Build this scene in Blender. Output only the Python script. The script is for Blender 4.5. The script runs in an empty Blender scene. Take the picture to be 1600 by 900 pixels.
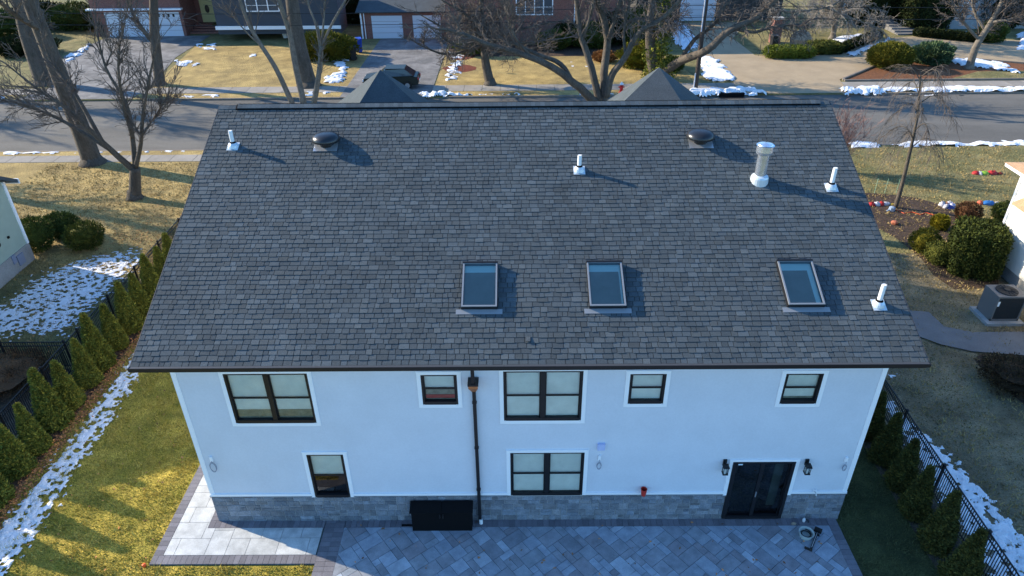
import bpy, math, random
import numpy as np
from mathutils import Matrix, Vector, noise as mnoise
C = bpy.data.collections.new('place'); bpy.context.scene.collection.children.link(C)
SC = bpy.context.scene
rnd = random.Random(7)

# ------------------------------------------------------------------ camera, light
CAM = np.array([-0.278, -14.174, 16.760])
RV = np.array([0.99995778, 0.00189308, -0.00899195])
UV = np.array([0.00666229, 0.52459008, 0.85132888])
FV = np.array([-0.00632872, 0.85135284, -0.52455532])
FPX = 1109.0
cd = bpy.data.cameras.new('camera'); cam = bpy.data.objects.new('camera', cd); C.objects.link(cam)
cd.sensor_width = 36; cd.lens = FPX / 1600 * 36; cd.clip_end = 3000; cd.clip_start = 0.1
cam.matrix_world = Matrix(((RV[0], UV[0], -FV[0], CAM[0]), (RV[1], UV[1], -FV[1], CAM[1]), (RV[2], UV[2], -FV[2], CAM[2]), (0, 0, 0, 1)))
SC.camera = cam

SUN_EL, SUN_AZ = 23.5, 159.0          # azimuth of the sun, counter-clockwise from +X
w = bpy.data.worlds.new('World'); SC.world = w; w.use_nodes = True
nt = w.node_tree; bg = nt.nodes['Background']
sky = nt.nodes.new('ShaderNodeTexSky'); sky.sky_type = 'NISHITA'; sky.sun_disc = False
sky.sun_elevation = math.radians(SUN_EL); sky.sun_rotation = math.radians(90 - SUN_AZ)
sky.air_density = 1.0; sky.dust_density = 0.3; sky.ozone_density = 2.5
tn = nt.nodes.new('ShaderNodeMix'); tn.data_type = 'RGBA'; tn.blend_type = 'MULTIPLY'; tn.inputs[0].default_value = 1; tn.inputs[7].default_value = (0.70, 1.0, 1.24, 1)
nt.links.new(sky.outputs[0], tn.inputs[6]); nt.links.new(tn.outputs[2], bg.inputs[0]); bg.inputs[1].default_value = 0.15
sd = bpy.data.lights.new('sun', 'SUN'); sd.energy = 5.0; sd.angle = math.radians(0.5); sd.color = (1.0, 0.86, 0.66)
sun = bpy.data.objects.new('sun', sd); C.objects.link(sun)
sv = Vector((math.cos(math.radians(SUN_AZ)) * math.cos(math.radians(SUN_EL)), math.sin(math.radians(SUN_AZ)) * math.cos(math.radians(SUN_EL)), math.sin(math.radians(SUN_EL))))
sun.rotation_euler = sv.to_track_quat('Z', 'Y').to_euler(); sun.location = (-40, 20, 40)
SC.view_settings.view_transform = 'Standard'; SC.view_settings.look = 'None'; SC.view_settings.gamma = 1
SC.view_settings.exposure = 1.0

# ------------------------------------------------------------------ helpers
def at(x, y, Y):
    """a point of the plane Y = const seen at this place of the photograph (real 3D position)"""
    q = FV + RV * (x - 800) / FPX + UV * (450 - y) / FPX
    t = (Y - CAM[1]) / q[1]; P = CAM + q * t
    return (float(P[0]), float(P[1]), float(P[2]))
def gr(x, y, z=0.0):
    q = FV + RV * (x - 800) / FPX + UV * (450 - y) / FPX
    t = (z - CAM[2]) / q[2]; P = CAM + q * t
    return (float(P[0]), float(P[1]))

class MB:
    def __init__(s): s.v = []; s.f = []; s.c = []; s.m = []; s.cur = 0
    def face(s, pts, col=(1, 1, 1)):
        n = len(s.v); s.v.extend([tuple(p) for p in pts]); s.f.append(tuple(range(n, n + len(pts)))); s.c.append(col); s.m.append(s.cur)
    def poly(s, verts, faces, col=(1, 1, 1)):
        n = len(s.v); s.v.extend([tuple(p) for p in verts])
        for f in faces: s.f.append(tuple(n + i for i in f)); s.c.append(col); s.m.append(s.cur)
    def box(s, x0, x1, y0, y1, z0, z1, col=(1, 1, 1)):
        v = [(x0, y0, z0), (x1, y0, z0), (x1, y1, z0), (x0, y1, z0), (x0, y0, z1), (x1, y0, z1), (x1, y1, z1), (x0, y1, z1)]
        s.poly(v, [(0, 3, 2, 1), (4, 5, 6, 7), (0, 1, 5, 4), (1, 2, 6, 5), (2, 3, 7, 6), (3, 0, 4, 7)], col)
    def prism(s, pts, z0, z1, col=(1, 1, 1)):
        n = len(pts); v = [(p[0], p[1], z0) for p in pts] + [(p[0], p[1], z1) for p in pts]
        s.poly(v, [tuple(range(n - 1, -1, -1)), tuple(range(n, 2 * n))] + [(i, (i + 1) % n, n + (i + 1) % n, n + i) for i in range(n)], col)
    def slab(s, quad, nrm, t, col=(1, 1, 1)):
        """a thin piece: quad (ccw seen from nrm side), thickness t under it"""
        q2 = [tuple(np.array(p) - np.array(nrm) * t) for p in quad]; n = len(quad)
        s.poly(list(quad) + q2, [tuple(range(n)), tuple(range(2 * n - 1, n - 1, -1))] + [(i, n + i, n + (i + 1) % n, (i + 1) % n) for i in range(n)], col)
    def tube(s, pts, rad, n=8, cap=True, col=(1, 1, 1)):
        pts = [np.array(p, float) for p in pts]
        if not hasattr(rad, '__len__'): rad = [rad] * len(pts)
        base = len(s.v); d = pts[1] - pts[0]; d /= (np.linalg.norm(d) + 1e-9)
        a = np.cross(d, (0, 0, 1.)) if abs(d[2]) < .9 else np.cross(d, (1., 0, 0)); a /= np.linalg.norm(a)
        for i, p in enumerate(pts):
            if i < len(pts) - 1: d = pts[i + 1] - pts[max(i - 1, 0)]
            else: d = pts[i] - pts[i - 1]
            d = d / (np.linalg.norm(d) + 1e-9); a = a - d * (a @ d); a /= (np.linalg.norm(a) + 1e-9); b = np.cross(d, a)
            for k in range(n):
                t = 2 * math.pi * k / n; q = p + rad[i] * (a * math.cos(t) + b * math.sin(t)); s.v.append((q[0], q[1], q[2]))
        for i in range(len(pts) - 1):
            for k in range(n):
                k2 = (k + 1) % n
                s.f.append((base + i * n + k, base + i * n + k2, base + (i + 1) * n + k2, base + (i + 1) * n + k)); s.c.append(col); s.m.append(s.cur)
        if cap:
            s.f.append(tuple(base + k for k in range(n - 1, -1, -1))); s.f.append(tuple(base + (len(pts) - 1) * n + k for k in range(n))); s.c += [col, col]; s.m += [s.cur] * 2
    def lathe(s, c, prof, n=20, col=(1, 1, 1), axis=None, sy=1.0):
        base = len(s.v)
        for r, z in prof:
            for k in range(n):
                t = 2 * math.pi * k / n; s.v.append((c[0] + r * math.cos(t), c[1] + r * math.sin(t) * sy, c[2] + z))
        for i in range(len(prof) - 1):
            for k in range(n):
                k2 = (k + 1) % n
                s.f.append((base + i * n + k, base + i * n + k2, base + (i + 1) * n + k2, base + (i + 1) * n + k)); s.c.append(col); s.m.append(s.cur)
        s.f.append(tuple(base + k for k in range(n - 1, -1, -1))); s.f.append(tuple(base + (len(prof) - 1) * n + k for k in range(n))); s.c += [col, col]; s.m += [s.cur] * 2
    def build(s, name, mat, parent=None, smooth=False, loc=None):
        me = bpy.data.meshes.new(name); me.from_pydata(s.v, [], s.f)
        mats = mat if isinstance(mat, (list, tuple)) else [mat]
        for m in mats: me.materials.append(m)
        if len(mats) > 1: me.polygons.foreach_set('material_index', s.m)
        if any(c != (1, 1, 1) for c in s.c):
            at_ = me.color_attributes.new('Col', 'FLOAT_COLOR', 'CORNER'); arr = []
            for f, c in zip(s.f, s.c): arr.extend([c[0], c[1], c[2], 1.0] * len(f))
            at_.data.foreach_set('color', arr)
        if smooth: me.polygons.foreach_set('use_smooth', [True] * len(me.polygons))
        me.update()
        o = bpy.data.objects.new(name, me); C.objects.link(o)
        if loc: o.location = loc
        if parent is not None: o.parent = parent
        return o

def thing(name, label, cat, loc=(0, 0, 0), rz=0, group=None):
    o = bpy.data.objects.new(name, None); C.objects.link(o); o.location = loc; o.rotation_euler = (0, 0, rz); o.empty_display_size = .3
    o['label'] = label; o['category'] = cat
    if group: o['group'] = group
    return o
def tag(o, label, cat, group=None, kind=None):
    o['label'] = label; o['category'] = cat
    if group: o['group'] = group
    if kind: o['kind'] = kind
    return o
def struct(o): o['kind'] = 'structure'; return o
def dup(root, loc, rz, label, scale=(1, 1, 1), group=None):
    r = root.copy(); C.objects.link(r); r.location = loc; r.rotation_euler = (0, 0, rz); r.scale = scale; r['label'] = label
    if group: r['group'] = group
    for ch in list(root.children):
        c = ch.copy(); C.objects.link(c); c.parent = r
        for g in list(ch.children):
            d = g.copy(); C.objects.link(d); d.parent = c
    return r

def mat(name, col, rough=.85, var=.0, vs=3.0, fine=.0, fs=40.0, bump=0.0, bs=60.0, bd=.02, attr=False, metal=0.0, spec=.3, col2=None, stretch=None, detail=5):
    m = bpy.data.materials.new(name); m.use_nodes = True; n = m.node_tree; L = n.links.new
    b = n.nodes['Principled BSDF']; b.inputs['Roughness'].default_value = rough; b.inputs['Metallic'].default_value = metal; b.inputs['Specular IOR Level'].default_value = spec
    g = n.nodes.new('ShaderNodeNewGeometry'); pos = g.outputs['Position']
    if stretch:
        mp = n.nodes.new('ShaderNodeMapping'); mp.inputs['Scale'].default_value = stretch; L(pos, mp.inputs['Vector']); pos = mp.outputs[0]
    rgb = n.nodes.new('ShaderNodeRGB'); rgb.outputs[0].default_value = (*col, 1); cur = rgb.outputs[0]
    def noise_(sc, det=detail, rg=.6):
        t = n.nodes.new('ShaderNodeTexNoise'); t.inputs['Scale'].default_value = sc; t.inputs['Detail'].default_value = det; t.inputs['Roughness'].default_value = rg; L(pos, t.inputs['Vector']); return t.outputs['Fac']
    if col2 is not None:
        r = n.nodes.new('ShaderNodeValToRGB'); L(noise_(vs), r.inputs[0]); r.color_ramp.elements[0].position = .4; r.color_ramp.elements[1].position = .62
        r.color_ramp.elements[0].color = (*col, 1); r.color_ramp.elements[1].color = (*col2, 1); cur = r.outputs[0]
    def mul(cur, fac, amt):
        mr = n.nodes.new('ShaderNodeMapRange'); mr.inputs[1].default_value = .3; mr.inputs[2].default_value = .7; mr.inputs[3].default_value = 1 - amt; mr.inputs[4].default_value = 1 + amt; L(fac, mr.inputs[0])
        x = n.nodes.new('ShaderNodeMix'); x.data_type = 'RGBA'; x.blend_type = 'MULTIPLY'; x.inputs[0].default_value = 1; L(cur, x.inputs[6]); L(mr.outputs[0], x.inputs[7]); return x.outputs[2]
    if var and col2 is None: cur = mul(cur, noise_(vs), var)
    elif var: cur = mul(cur, noise_(vs * 2.7), var)
    if fine: cur = mul(cur, noise_(fs, 3, .7), fine)
    if attr:
        a = n.nodes.new('ShaderNodeAttribute'); a.attribute_name = 'Col'
        x = n.nodes.new('ShaderNodeMix'); x.data_type = 'RGBA'; x.blend_type = 'MULTIPLY'; x.inputs[0].default_value = 1; L(cur, x.inputs[6]); L(a.outputs['Color'], x.inputs[7]); cur = x.outputs[2]
    L(cur, b.inputs['Base Color'])
    if bump:
        bp = n.nodes.new('ShaderNodeBump'); bp.inputs['Strength'].default_value = bump; bp.inputs['Distance'].default_value = bd; L(noise_(bs, 4, .65), bp.inputs['Height']); L(bp.outputs[0], b.inputs['Normal'])
    return m

def glass_mat(name, tint=(.8, .9, .92), refl=.12, rough=.02):
    m = bpy.data.materials.new(name); m.use_nodes = True; n = m.node_tree; n.nodes.clear(); L = n.links.new
    o = n.nodes.new('ShaderNodeOutputMaterial'); t = n.nodes.new('ShaderNodeBsdfTransparent'); t.inputs[0].default_value = (*tint, 1)
    g = n.nodes.new('ShaderNodeBsdfGlossy'); g.inputs['Roughness'].default_value = rough
    lw = n.nodes.new('ShaderNodeFresnel'); lw.inputs[0].default_value = 1.5
    ad = n.nodes.new('ShaderNodeMath'); ad.operation = 'ADD'; ad.inputs[1].default_value = refl; ad.use_clamp = True; L(lw.outputs[0], ad.inputs[0])
    mx = n.nodes.new('ShaderNodeMixShader'); L(ad.outputs[0], mx.inputs[0]); L(t.outputs[0], mx.inputs[1]); L(g.outputs[0], mx.inputs[2]); L(mx.outputs[0], o.inputs[0])
    return m

M = {}
M['shingle'] = mat('shingle', (.070, .085, .093), .95, var=.12, vs=.7, fine=.30, fs=55, bump=.5, bs=120, bd=.01, attr=True, spec=.2)
M['shingle_far'] = mat('shingle_far', (.070, .084, .092), .95, var=.12, vs=1.5, fine=.3, fs=30, bump=.4, bs=60, bd=.02, spec=.2)
M['deck'] = mat('deck', (.02, .02, .022), .95)
M['white'] = mat('white_siding', (.66, .69, .74), .55, var=.045, vs=.9, fine=.03, fs=18)
M['trim'] = mat('white_trim', (.88, .89, .90), .5, var=.02, vs=2)
M['black'] = mat('black_metal', (.012, .012, .014), .4, spec=.35)
M['matteblack'] = mat('matte_black', (.006, .006, .007), .75, spec=.1)
M['shade'] = mat('roller_shade', (.86, .88, .84), .8, var=.07, vs=3.5)
M['shade2'] = mat('shade_hem', (.30, .30, .24), .8, var=.3, vs=7)
M['glass'] = glass_mat('window_glass', (.92, .98, .98), .05)
M['skyglass'] = glass_mat('skylight_glass', (.9, 1, 1), .0, .08)
M['doorglass'] = glass_mat('door_glass', (.45, .55, .55), .03)
M['stone'] = mat('stone', (.20, .215, .23), .9, var=.25, vs=4, fine=.25, fs=30, bump=.8, bs=25, bd=.03, attr=True)
M['mortar'] = mat('mortar', (.36, .365, .36), .95, fine=.15)
M['paver'] = mat('paver', (.42, .44, .45), .85, var=.22, vs=3.2, fine=.12, fs=35, bump=.2, bs=60, bd=.01, attr=True)
M['joint'] = mat('joint_sand', (.10, .13, .125), .95, fine=.2)
M['edger'] = mat('edger', (.16, .155, .165), .85, var=.1, vs=6, fine=.2, fs=40, attr=True)
M['metal_lt'] = mat('light_metal', (.55, .57, .6), .35, metal=.7, var=.05)
M['galv'] = mat('galvanised', (.70, .76, .84), .25, metal=.85, var=.12, vs=6)
M['alu'] = mat('aluminium', (.26, .275, .29), .45, metal=.2)
M['darkmetal'] = mat('dark_drip_metal', (.065, .068, .072), .5, metal=.2)
M['pvc'] = mat('pvc', (.8, .8, .8), .45)
M['boot'] = mat('boot_flashing', (.62, .68, .72), .4, metal=.3)
M['domeblack'] = mat('dome_black', (.018, .019, .022), .3, spec=.5)
M['copper'] = mat('copper', (.48, .19, .08), .45, metal=.4, var=.2, vs=12)
M['lawn_green'] = mat('lawn_green', (.25, .215, .032), .95, col2=(.48, .36, .062), vs=.9, var=.25, fine=.55, fs=22, bump=1, bs=14, bd=.12)
M['lawn_painted_shade'] = mat('lawn_painted_shade', (.045, .055, .02), .95, col2=(.075, .085, .03), vs=.9, var=.25, fine=.5, fs=22, bump=1, bs=14, bd=.1)  # darker copy of the rear lawn, house shade put into the colour
M['lawn_tan'] = mat('lawn_tan', (.28, .205, .08), .95, col2=(.44, .32, .12), vs=.45, var=.22, fine=.45, fs=14, bump=1, bs=10, bd=.12)
M['lawn_mid'] = mat('lawn_mid', (.15, .142, .055), .95, col2=(.24, .20, .085), vs=.5, var=.25, fine=.5, fs=14, bump=1, bs=10, bd=.12)
M['lawn_dry'] = mat('lawn_dry', (.15, .125, .075), .95, col2=(.26, .21, .125), vs=.55, var=.2, fine=.4, fs=18, bump=1, bs=12, bd=.08)
M['mulch'] = mat('mulch', (.045, .03, .022), .95, col2=(.085, .055, .038), vs=5, var=.2, fine=.6, fs=30, bump=1, bs=28, bd=.05)
M['redmulch'] = mat('red_mulch', (.16, .04, .022), .95, var=.2, vs=6, fine=.5, fs=25, bump=1, bs=25, bd=.05)
M['brownmulch'] = mat('brown_mulch', (.17, .07, .03), .95, var=.3, vs=5, fine=.5, fs=25, bump=1, bs=25, bd=.05)
M['soil'] = mat('bare_soil', (.06, .05, .04), .95, col2=(.12, .10, .075), vs=2.5, fine=.5, fs=30, bump=1, bs=20, bd=.06)
M['asphalt'] = mat('asphalt', (.108, .103, .092), .92, col2=(.14, .133, .118), vs=.35, var=.1, fine=.2, fs=30, bump=.3, bs=80, bd=.01, stretch=(.35, 1, 1))
M['drive_gray'] = mat('drive_gray', (.12, .12, .12), .92, col2=(.21, .205, .2), vs=.55, var=.2, fine=.25, fs=25, bump=.3, bs=60, bd=.01)
M['drive_tan'] = mat('drive_tan', (.34, .265, .17), .92, var=.12, vs=.6, fine=.12, fs=18)
M['walk'] = mat('concrete_walk', (.27, .25, .22), .9, var=.15, vs=.8, fine=.15, fs=20, attr=True)
M['kerb'] = mat('kerb', (.20, .17, .14), .9, var=.2, vs=2)
M['conc'] = mat('concrete', (.30, .30, .29), .9, var=.15, vs=1.5, fine=.15, fs=20, bump=.2)
M['pathc'] = mat('path_concrete', (.16, .16, .16), .9, var=.12, vs=1.5, fine=.12, fs=20)
M['snow'] = mat('snow', (.76, .78, .81), .7, var=.10, vs=3, bump=.5, bs=15, bd=.06)
M['bark'] = mat('bark', (.105, .088, .07), .95, var=.3, vs=3, fine=.35, fs=25, bump=1, bs=18, bd=.08, stretch=(1, 1, .25))
M['bark2'] = mat('bark_pale', (.15, .13, .105), .95, var=.3, vs=4, fine=.3, fs=25)
M['twig'] = mat('twig', (.115, .095, .08), .95)
M['twigred'] = mat('twig_red', (.24, .15, .13), .95)
M['twigpale'] = mat('twig_pale', (.22, .195, .165), .95)
M['arb_painted_shade'] = mat('arborvitae_painted_shade', (.085, .085, .024), .9, var=.25, vs=3, attr=True, spec=.15)  # darker arborvitae copy for the right row, house shade put into the colour
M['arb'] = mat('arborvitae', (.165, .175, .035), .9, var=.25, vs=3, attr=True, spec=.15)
M['dryleaf'] = mat('dry_leaf', (.13, .095, .065), .9, attr=True, spec=.1)
M['leaf'] = mat('shrub_leaf', (.075, .085, .022), .9, attr=True, spec=.2)
M['brick'] = None
M['green_sid'] = mat('green_siding', (.33, .40, .33), .7, var=.04)
M['cream'] = mat('cream_siding', (.80, .77, .68), .7, var=.04)
M['bluegray'] = mat('bluegray_siding', (.06, .07, .085), .8, var=.05)
M['graystone'] = mat('gray_stone_wall', (.33, .34, .35), .9, var=.2, vs=2, fine=.2, bump=.6, bs=10)
M['tanroof'] = mat('tan_roof', (.42, .27, .16), .9, var=.15, vs=3, fine=.3, fs=25)
M['wood'] = mat('pole_wood', (.07, .052, .042), .9, var=.3, vs=2, fine=.3, stretch=(1, 1, .15))
M['red'] = mat('red_paint', (.45, .02, .02), .5)
M['redplastic'] = mat('red_plastic', (.50, .04, .03), .45)
M['orange'] = mat('orange_plastic', (.8, .12, .03), .5)
M['blueplastic'] = mat('blue_plastic', (.02, .07, .42), .45)
M['blackplastic'] = mat('black_plastic', (.02, .02, .02), .5)
M['fabred'] = mat('fabric_red', (.60, .03, .03), .6, attr=True)
M['fab'] = mat('fabric', (1, 1, 1), .6, attr=True)
M['garage'] = mat('garage_door', (.62, .66, .72), .55)
M['yellowdoor'] = mat('yellow_door', (.60, .55, .26), .6)
M['rock'] = mat('rock', (.34, .28, .21), .9, var=.2, vs=2, bump=.5, bs=8)
M['leaves'] = mat('fallen_leaves', (.42, .19, .08), .9, attr=True)
M['grass'] = mat('grass_blades', (1, 1, 1), .9, attr=True, spec=.1)
M['acgray'] = mat('ac_gray', (.15, .145, .14), .6)
M['acdark'] = mat('ac_grille', (.022, .024, .026), .7)
M['car'] = mat('car_paint', (.012, .018, .014), .45, spec=.4)
M['rubber'] = mat('rubber', (.015, .015, .015), .8)
M['cable'] = mat('cable', (.02, .02, .02), .6)
def brick_mat():
    m = bpy.data.materials.new('brick'); m.use_nodes = True; n = m.node_tree; L = n.links.new; b = n.nodes['Principled BSDF']; b.inputs['Roughness'].default_value = .9
    g = n.nodes.new('ShaderNodeNewGeometry'); sx = n.nodes.new('ShaderNodeSeparateXYZ'); L(g.outputs['Position'], sx.inputs[0])
    cx = n.nodes.new('ShaderNodeCombineXYZ'); ad = n.nodes.new('ShaderNodeMath'); L(sx.outputs[0], ad.inputs[0]); L(sx.outputs[1], ad.inputs[1]); L(ad.outputs[0], cx.inputs[0]); L(sx.outputs[2], cx.inputs[1])
    t = n.nodes.new('ShaderNodeTexBrick'); t.inputs['Scale'].default_value = 4; t.inputs['Color1'].default_value = (.16, .055, .04, 1); t.inputs['Color2'].default_value = (.24, .085, .06, 1); t.inputs['Mortar'].default_value = (.3, .25, .22, 1); t.inputs['Mortar Size'].default_value = .015
    L(cx.outputs[0], t.inputs['Vector']); L(t.outputs['Color'], b.inputs['Base Color']); return m
M['brick'] = brick_mat()

def J(c, a): k = 1 + rnd.uniform(-a, a); return (c[0] * k, c[1] * k, c[2] * k)

# ------------------------------------------------------------------ ground
NK, FK = 30.85, 42.35          # near and far kerb
g = MB()
XA, XB = -600, 600
prof = [(-300, 0), (NK, 0), (NK, -.13), (FK, -.13), (FK, 0), (1500, 0)]
for (ya, za), (yb, zb) in zip(prof[:-1], prof[1:]):
    g.face([(XA, ya, za), (XB, ya, za), (XB, yb, zb), (XA, yb, zb)])
struct(g.build('ground', M['lawn_mid']))
def sheet(name, pts, z, m, colr=(1, 1, 1)):
    b = MB(); b.face([(p[0], p[1], z) for p in pts], colr); return struct(b.build(name, M[m]))
sheet('road', [(-300, NK), (300, NK), (300, FK), (-300, FK)], -.122, 'asphalt')
b = MB()
x = -90.0
while x < 90:
    for (ya, yb) in ((NK - .15, NK + .02), (FK - .02, FK + .15)):
        if yb > 40 and (-14.6 < x < -7 or -41 < x < -31 or 17.5 < x < 26): b.box(x, x + 2.98, ya, yb, -.13, -.09)
        else: b.box(x, x + 2.98, ya, yb, -.13, .012)
    x += 3
struct(b.build('kerb', M['kerb']))
sheet('lawn_street_strip', [(-90, FK + .152), (90, FK + .152), (90, 43.8), (-90, 43.8)], .004, 'lawn_tan')
sheet('lawn_near_strip', [(-90, 29.9), (16, 29.9), (16, NK - .152), (-90, NK - .152)], .004, 'lawn_tan')
b = MB(); x = -90.
while x < 90:
    c = J((1, 1, 1), .12); b.box(x, x + 1.47, 43.85, 45.55, -.05, .02, c)
    if x < 15: b.box(x, x + 1.47, 28.75, 29.9, -.05, .016, J((.95, .95, .95), .12))
    x += 1.5
struct(b.build('pavement', M['walk']))
sheet('lawn_front_left', [(-60, 14.5), (-9, 14.5), (-9, 28.7), (-60, 28.7)], .004, 'lawn_tan')
sheet('lawn_front_right', [(9.1, 16), (60, 16), (60, NK - .153), (9.1, NK - .153)], .004, 'lawn_mid')
sheet('lawn_side_right', [(12.3, -12), (60, -12), (60, 15.99), (12.3, 15.99)], .004, 'lawn_dry')
sheet('lawn_rear_left', [(-15.75, -14), (-10.5, -14), (-10.5, 14.4), (-15.75, 14.4)], .004, 'lawn_green')
sheet('lawn_rear', [(-10.49, -14), (-5.9, -14), (-5.9, -1.5), (-10.49, -1.5)], .004, 'lawn_green')
sheet('lawn_rear_right', [(9.0, -14), (12.29, -14), (12.29, 15.9), (9.0, 15.9)], .004, 'lawn_painted_shade')
sheet('mulch_bed_left', [(-17.25, -14), (-15.8, -14), (-15.8, 20), (-17.2, 20)], .006, 'mulch')
sheet('mulch_bed_right', [(11.1, -14), (12.2, -14), (12.3, 12), (11.1, 12)], .006, 'soil')
sheet('soil_patch', [(-40, -14), (-17.3, -14), (-17.3, 7.35), (-40, 7.35)], .006, 'soil')
sheet('lawn_far_left', [(-31.1, 45.56), (-14.4, 45.56), (-14.4, 60.5), (-33.0, 60.5)], .004, 'lawn_tan')
sheet('lawn_far_middle', [(-7.0, 45.56), (15.5, 45.56), (13.5, 60), (-7.0, 60)], .004, 'lawn_tan')
# driveways
sheet('driveway_left', [(-40.5, FK + .1), (-31.2, FK + .1), (-31.2, 46), (-33.1, 56), (-33.2, 65.5), (-44.2, 65.5), (-44.5, 57), (-39.7, 46)], .024, 'drive_gray')
sheet('driveway_middle', [(-14.4, FK + .1), (-7.1, FK + .1), (-7.1, 63.2), (-14.4, 63.2)], .024, 'drive_gray')
def pxpoly(l): return [gr(*p) for p in l]
tan = [(17.6, FK + .1), (26.4, FK + .1), (27.2, 46.3), (31.5, 50.2), (36.5, 52.6), (42, 52.6), (48, 50), (56, 47), (56, 43), (75, 43), (75, 58), (56, 58), (46, 61.5), (42, 62.5), (36.5, 61), (31, 56.0), (26.5, 53.6), (22.5, 54.8), (22.3, 62), (26, 70), (14, 70), (16.5, 60), (18.3, 47)]
sheet('driveway_right', tan, .024, 'drive_tan')
sheet('island_bed', [(27.6, 46.3), (31.5, 49.9), (36.5, 52.3), (42, 52.3), (48, 49.6), (55, 46.8), (55, 45.7), (27.6, 45.9)], .03, 'brownmulch')
sheet('lawn_island', [(36, 45.9), (55, 45.9), (55, 46.9), (50, 48.6), (40, 48.4)], .036, 'lawn_mid')
sheet('mulch_bed_middle', [(-6.9, 55.4), (13, 55.0), (13.5, 60), (-6.9, 60)], .01, 'mulch')
# red mulch rings on the middle lawn
for nm, cx_, cy_, rx, ry in (('mulch_ring', -5.3, 51.0, 1.5, 1.35), ('mulch_patch', -5.4, 55.6, 1.3, 1.5)):
    sheet(nm, [(cx_ + rx * math.cos(t / 20 * 2 * math.pi) * (1 + .08 * math.sin(t * 2.1)), cy_ + ry * math.sin(t / 20 * 2 * math.pi)) for t in range(20)], .014, 'redmulch')
# right hand front bed and the winding path
bed = [gr(*p) for p in [(1335, 300), (1380, 303), (1430, 309), (1480, 322), (1500, 345), (1500, 345), (1560, 375), (1560, 450), (1490, 452), (1458, 430), (1440, 405), (1400, 372), (1350, 345)]]
sheet('mulch_bed_front', bed, .010, 'mulch')
sheet('mulch_bed_side', [gr(*p) for p in [(1520, 560), (1545, 548), (1600, 545), (1700, 545), (1700, 640), (1600, 632), (1560, 600)]], .010, 'mulch')
pth = [(1390, 480), (1423, 487), (1450, 489), (1462, 500), (1475, 512), (1520, 521), (1580, 520), (1720, 522), (1720, 570), (1590, 556), (1520, 551), (1470, 540), (1440, 529), (1390, 515)]
sheet('garden_path', [gr(*p) for p in pth], .06, 'pathc')

# ------------------------------------------------------------------ patio pieces
def clip_rect(poly, x0, x1, y0, y1):
    def cl(P, ins, inter):
        out = []
        for i in range(len(P)):
            a, c = P[i - 1], P[i]
            if ins(c):
                if not ins(a): out.append(inter(a, c))
                out.append(c)
            elif ins(a): out.append(inter(a, c))
        return out
    def ix(v):
        return lambda a, c: (v, a[1] + (c[1] - a[1]) * (v - a[0]) / (c[0] - a[0]))
    def iy(v):
        return lambda a, c: (a[0] + (c[0] - a[0]) * (v - a[1]) / (c[1] - a[1]), v)
    for ins, it in ((lambda p: p[0] >= x0, ix(x0)), (lambda p: p[0] <= x1, ix(x1)), (lambda p: p[1] >= y0, iy(y0)), (lambda p: p[1] <= y1, iy(y1))):
        if len(poly) < 3: return []
        poly = cl(poly, ins, it)
    return poly
sheet('paver_bed', [(-10.5, -1.5), (-10.5, 9), (-9.06, 9), (-9.06, .02), (9.0, .02), (9.0, -11), (-5.9, -11), (-5.9, -1.5)], .02, 'joint')
def tiling(W, H, u, seed):
    """random mix of 1x1, 1x2, 2x1, 2x2 and 2x3 unit pieces"""
    r = random.Random(seed); used = [[0] * H for _ in range(W)]; out = []
    for j in range(H):
        for i in range(W):
            if used[i][j]: continue
            for (a, c) in r.sample([(2, 2), (3, 2), (2, 3), (2, 1), (1, 2), (2, 2), (3, 2)], 5) + [(1, 1)]:
                if i + a <= W and j + c <= H and not any(used[i + p][j + q] for p in range(a) for q in range(c)): break
            for p in range(a):
                for q in range(c): used[i + p][j + q] = 1
            out.append((i * u, j * u, a * u, c * u))
    return out
pv = MB(); th = math.radians(38); ct, st_ = math.cos(th), math.sin(th); gp = .006
pal = [(.60, .64, .70), (.64, .70, .79), (.72, .79, .90), (.54, .56, .62), (.60, .62, .68), (.64, .70, .80), (.57, .58, .63), (.56, .54, .58), (.80, .87, .97)]
for (a, c, w_, h_) in tiling(94, 94, .205, 3):
    X0, Y0 = a - 10, c - 10
    q = [(X0 + gp, Y0 + gp), (X0 + w_ - gp, Y0 + gp), (X0 + w_ - gp, Y0 + h_ - gp), (X0 + gp, Y0 + h_ - gp)]
    q = [(p[0] * ct - p[1] * st_ + 1.5, p[0] * st_ + p[1] * ct - 5) for p in q]
    q = clip_rect(q, -5.33, 8.72, -11, -.27)
    if len(q) >= 3: pv.prism(q, .0, .05 + rnd.uniform(0, .002), J(rnd.choice(pal), .08))
struct(pv.build('patio', M['paver']))
pv = MB()
for (a, c, w_, h_) in tiling(17, 38, .285, 5):
    q = clip_rect([(-10.22 + a + gp, -1.2 + c + gp), (-10.22 + a + w_ - gp, -1.2 + c + gp), (-10.22 + a + w_ - gp, -1.2 + c + h_ - gp), (-10.22 + a + gp, -1.2 + c + h_ - gp)], -10.22, -5.95, -1.2, 9)
    for rc in ((-10.22, -9.32, -1.2, 9), (-9.32, -5.95, -1.2, -.27)):
        qq = clip_rect(q, *rc)
        if len(qq) >= 3: pv.prism(qq, .0, .05, J((1.12, 1.10, 1.06), .07))
struct(pv.build('walkway', M['paver']))
eg = MB()
def soldier(x0, x1, y0, y1, along, step=.165):
    if along == 'x':
        x = x0
        while x < x1 - .01: eg.box(x + .004, min(x + step, x1) - .004, y0, y1, 0, .053, J((1, 1, 1.05), .18)); x += step
    else:
        y = y0
        while y < y1 - .01: eg.box(x0, x1, y + .004, min(y + step, y1) - .004, 0, .053, J((1, 1, 1.05), .18)); y += step
soldier(-10.49, -10.225, -1.21, 9, 'y'); soldier(-10.49, -5.9, -1.49, -1.21, 'x')
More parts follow.
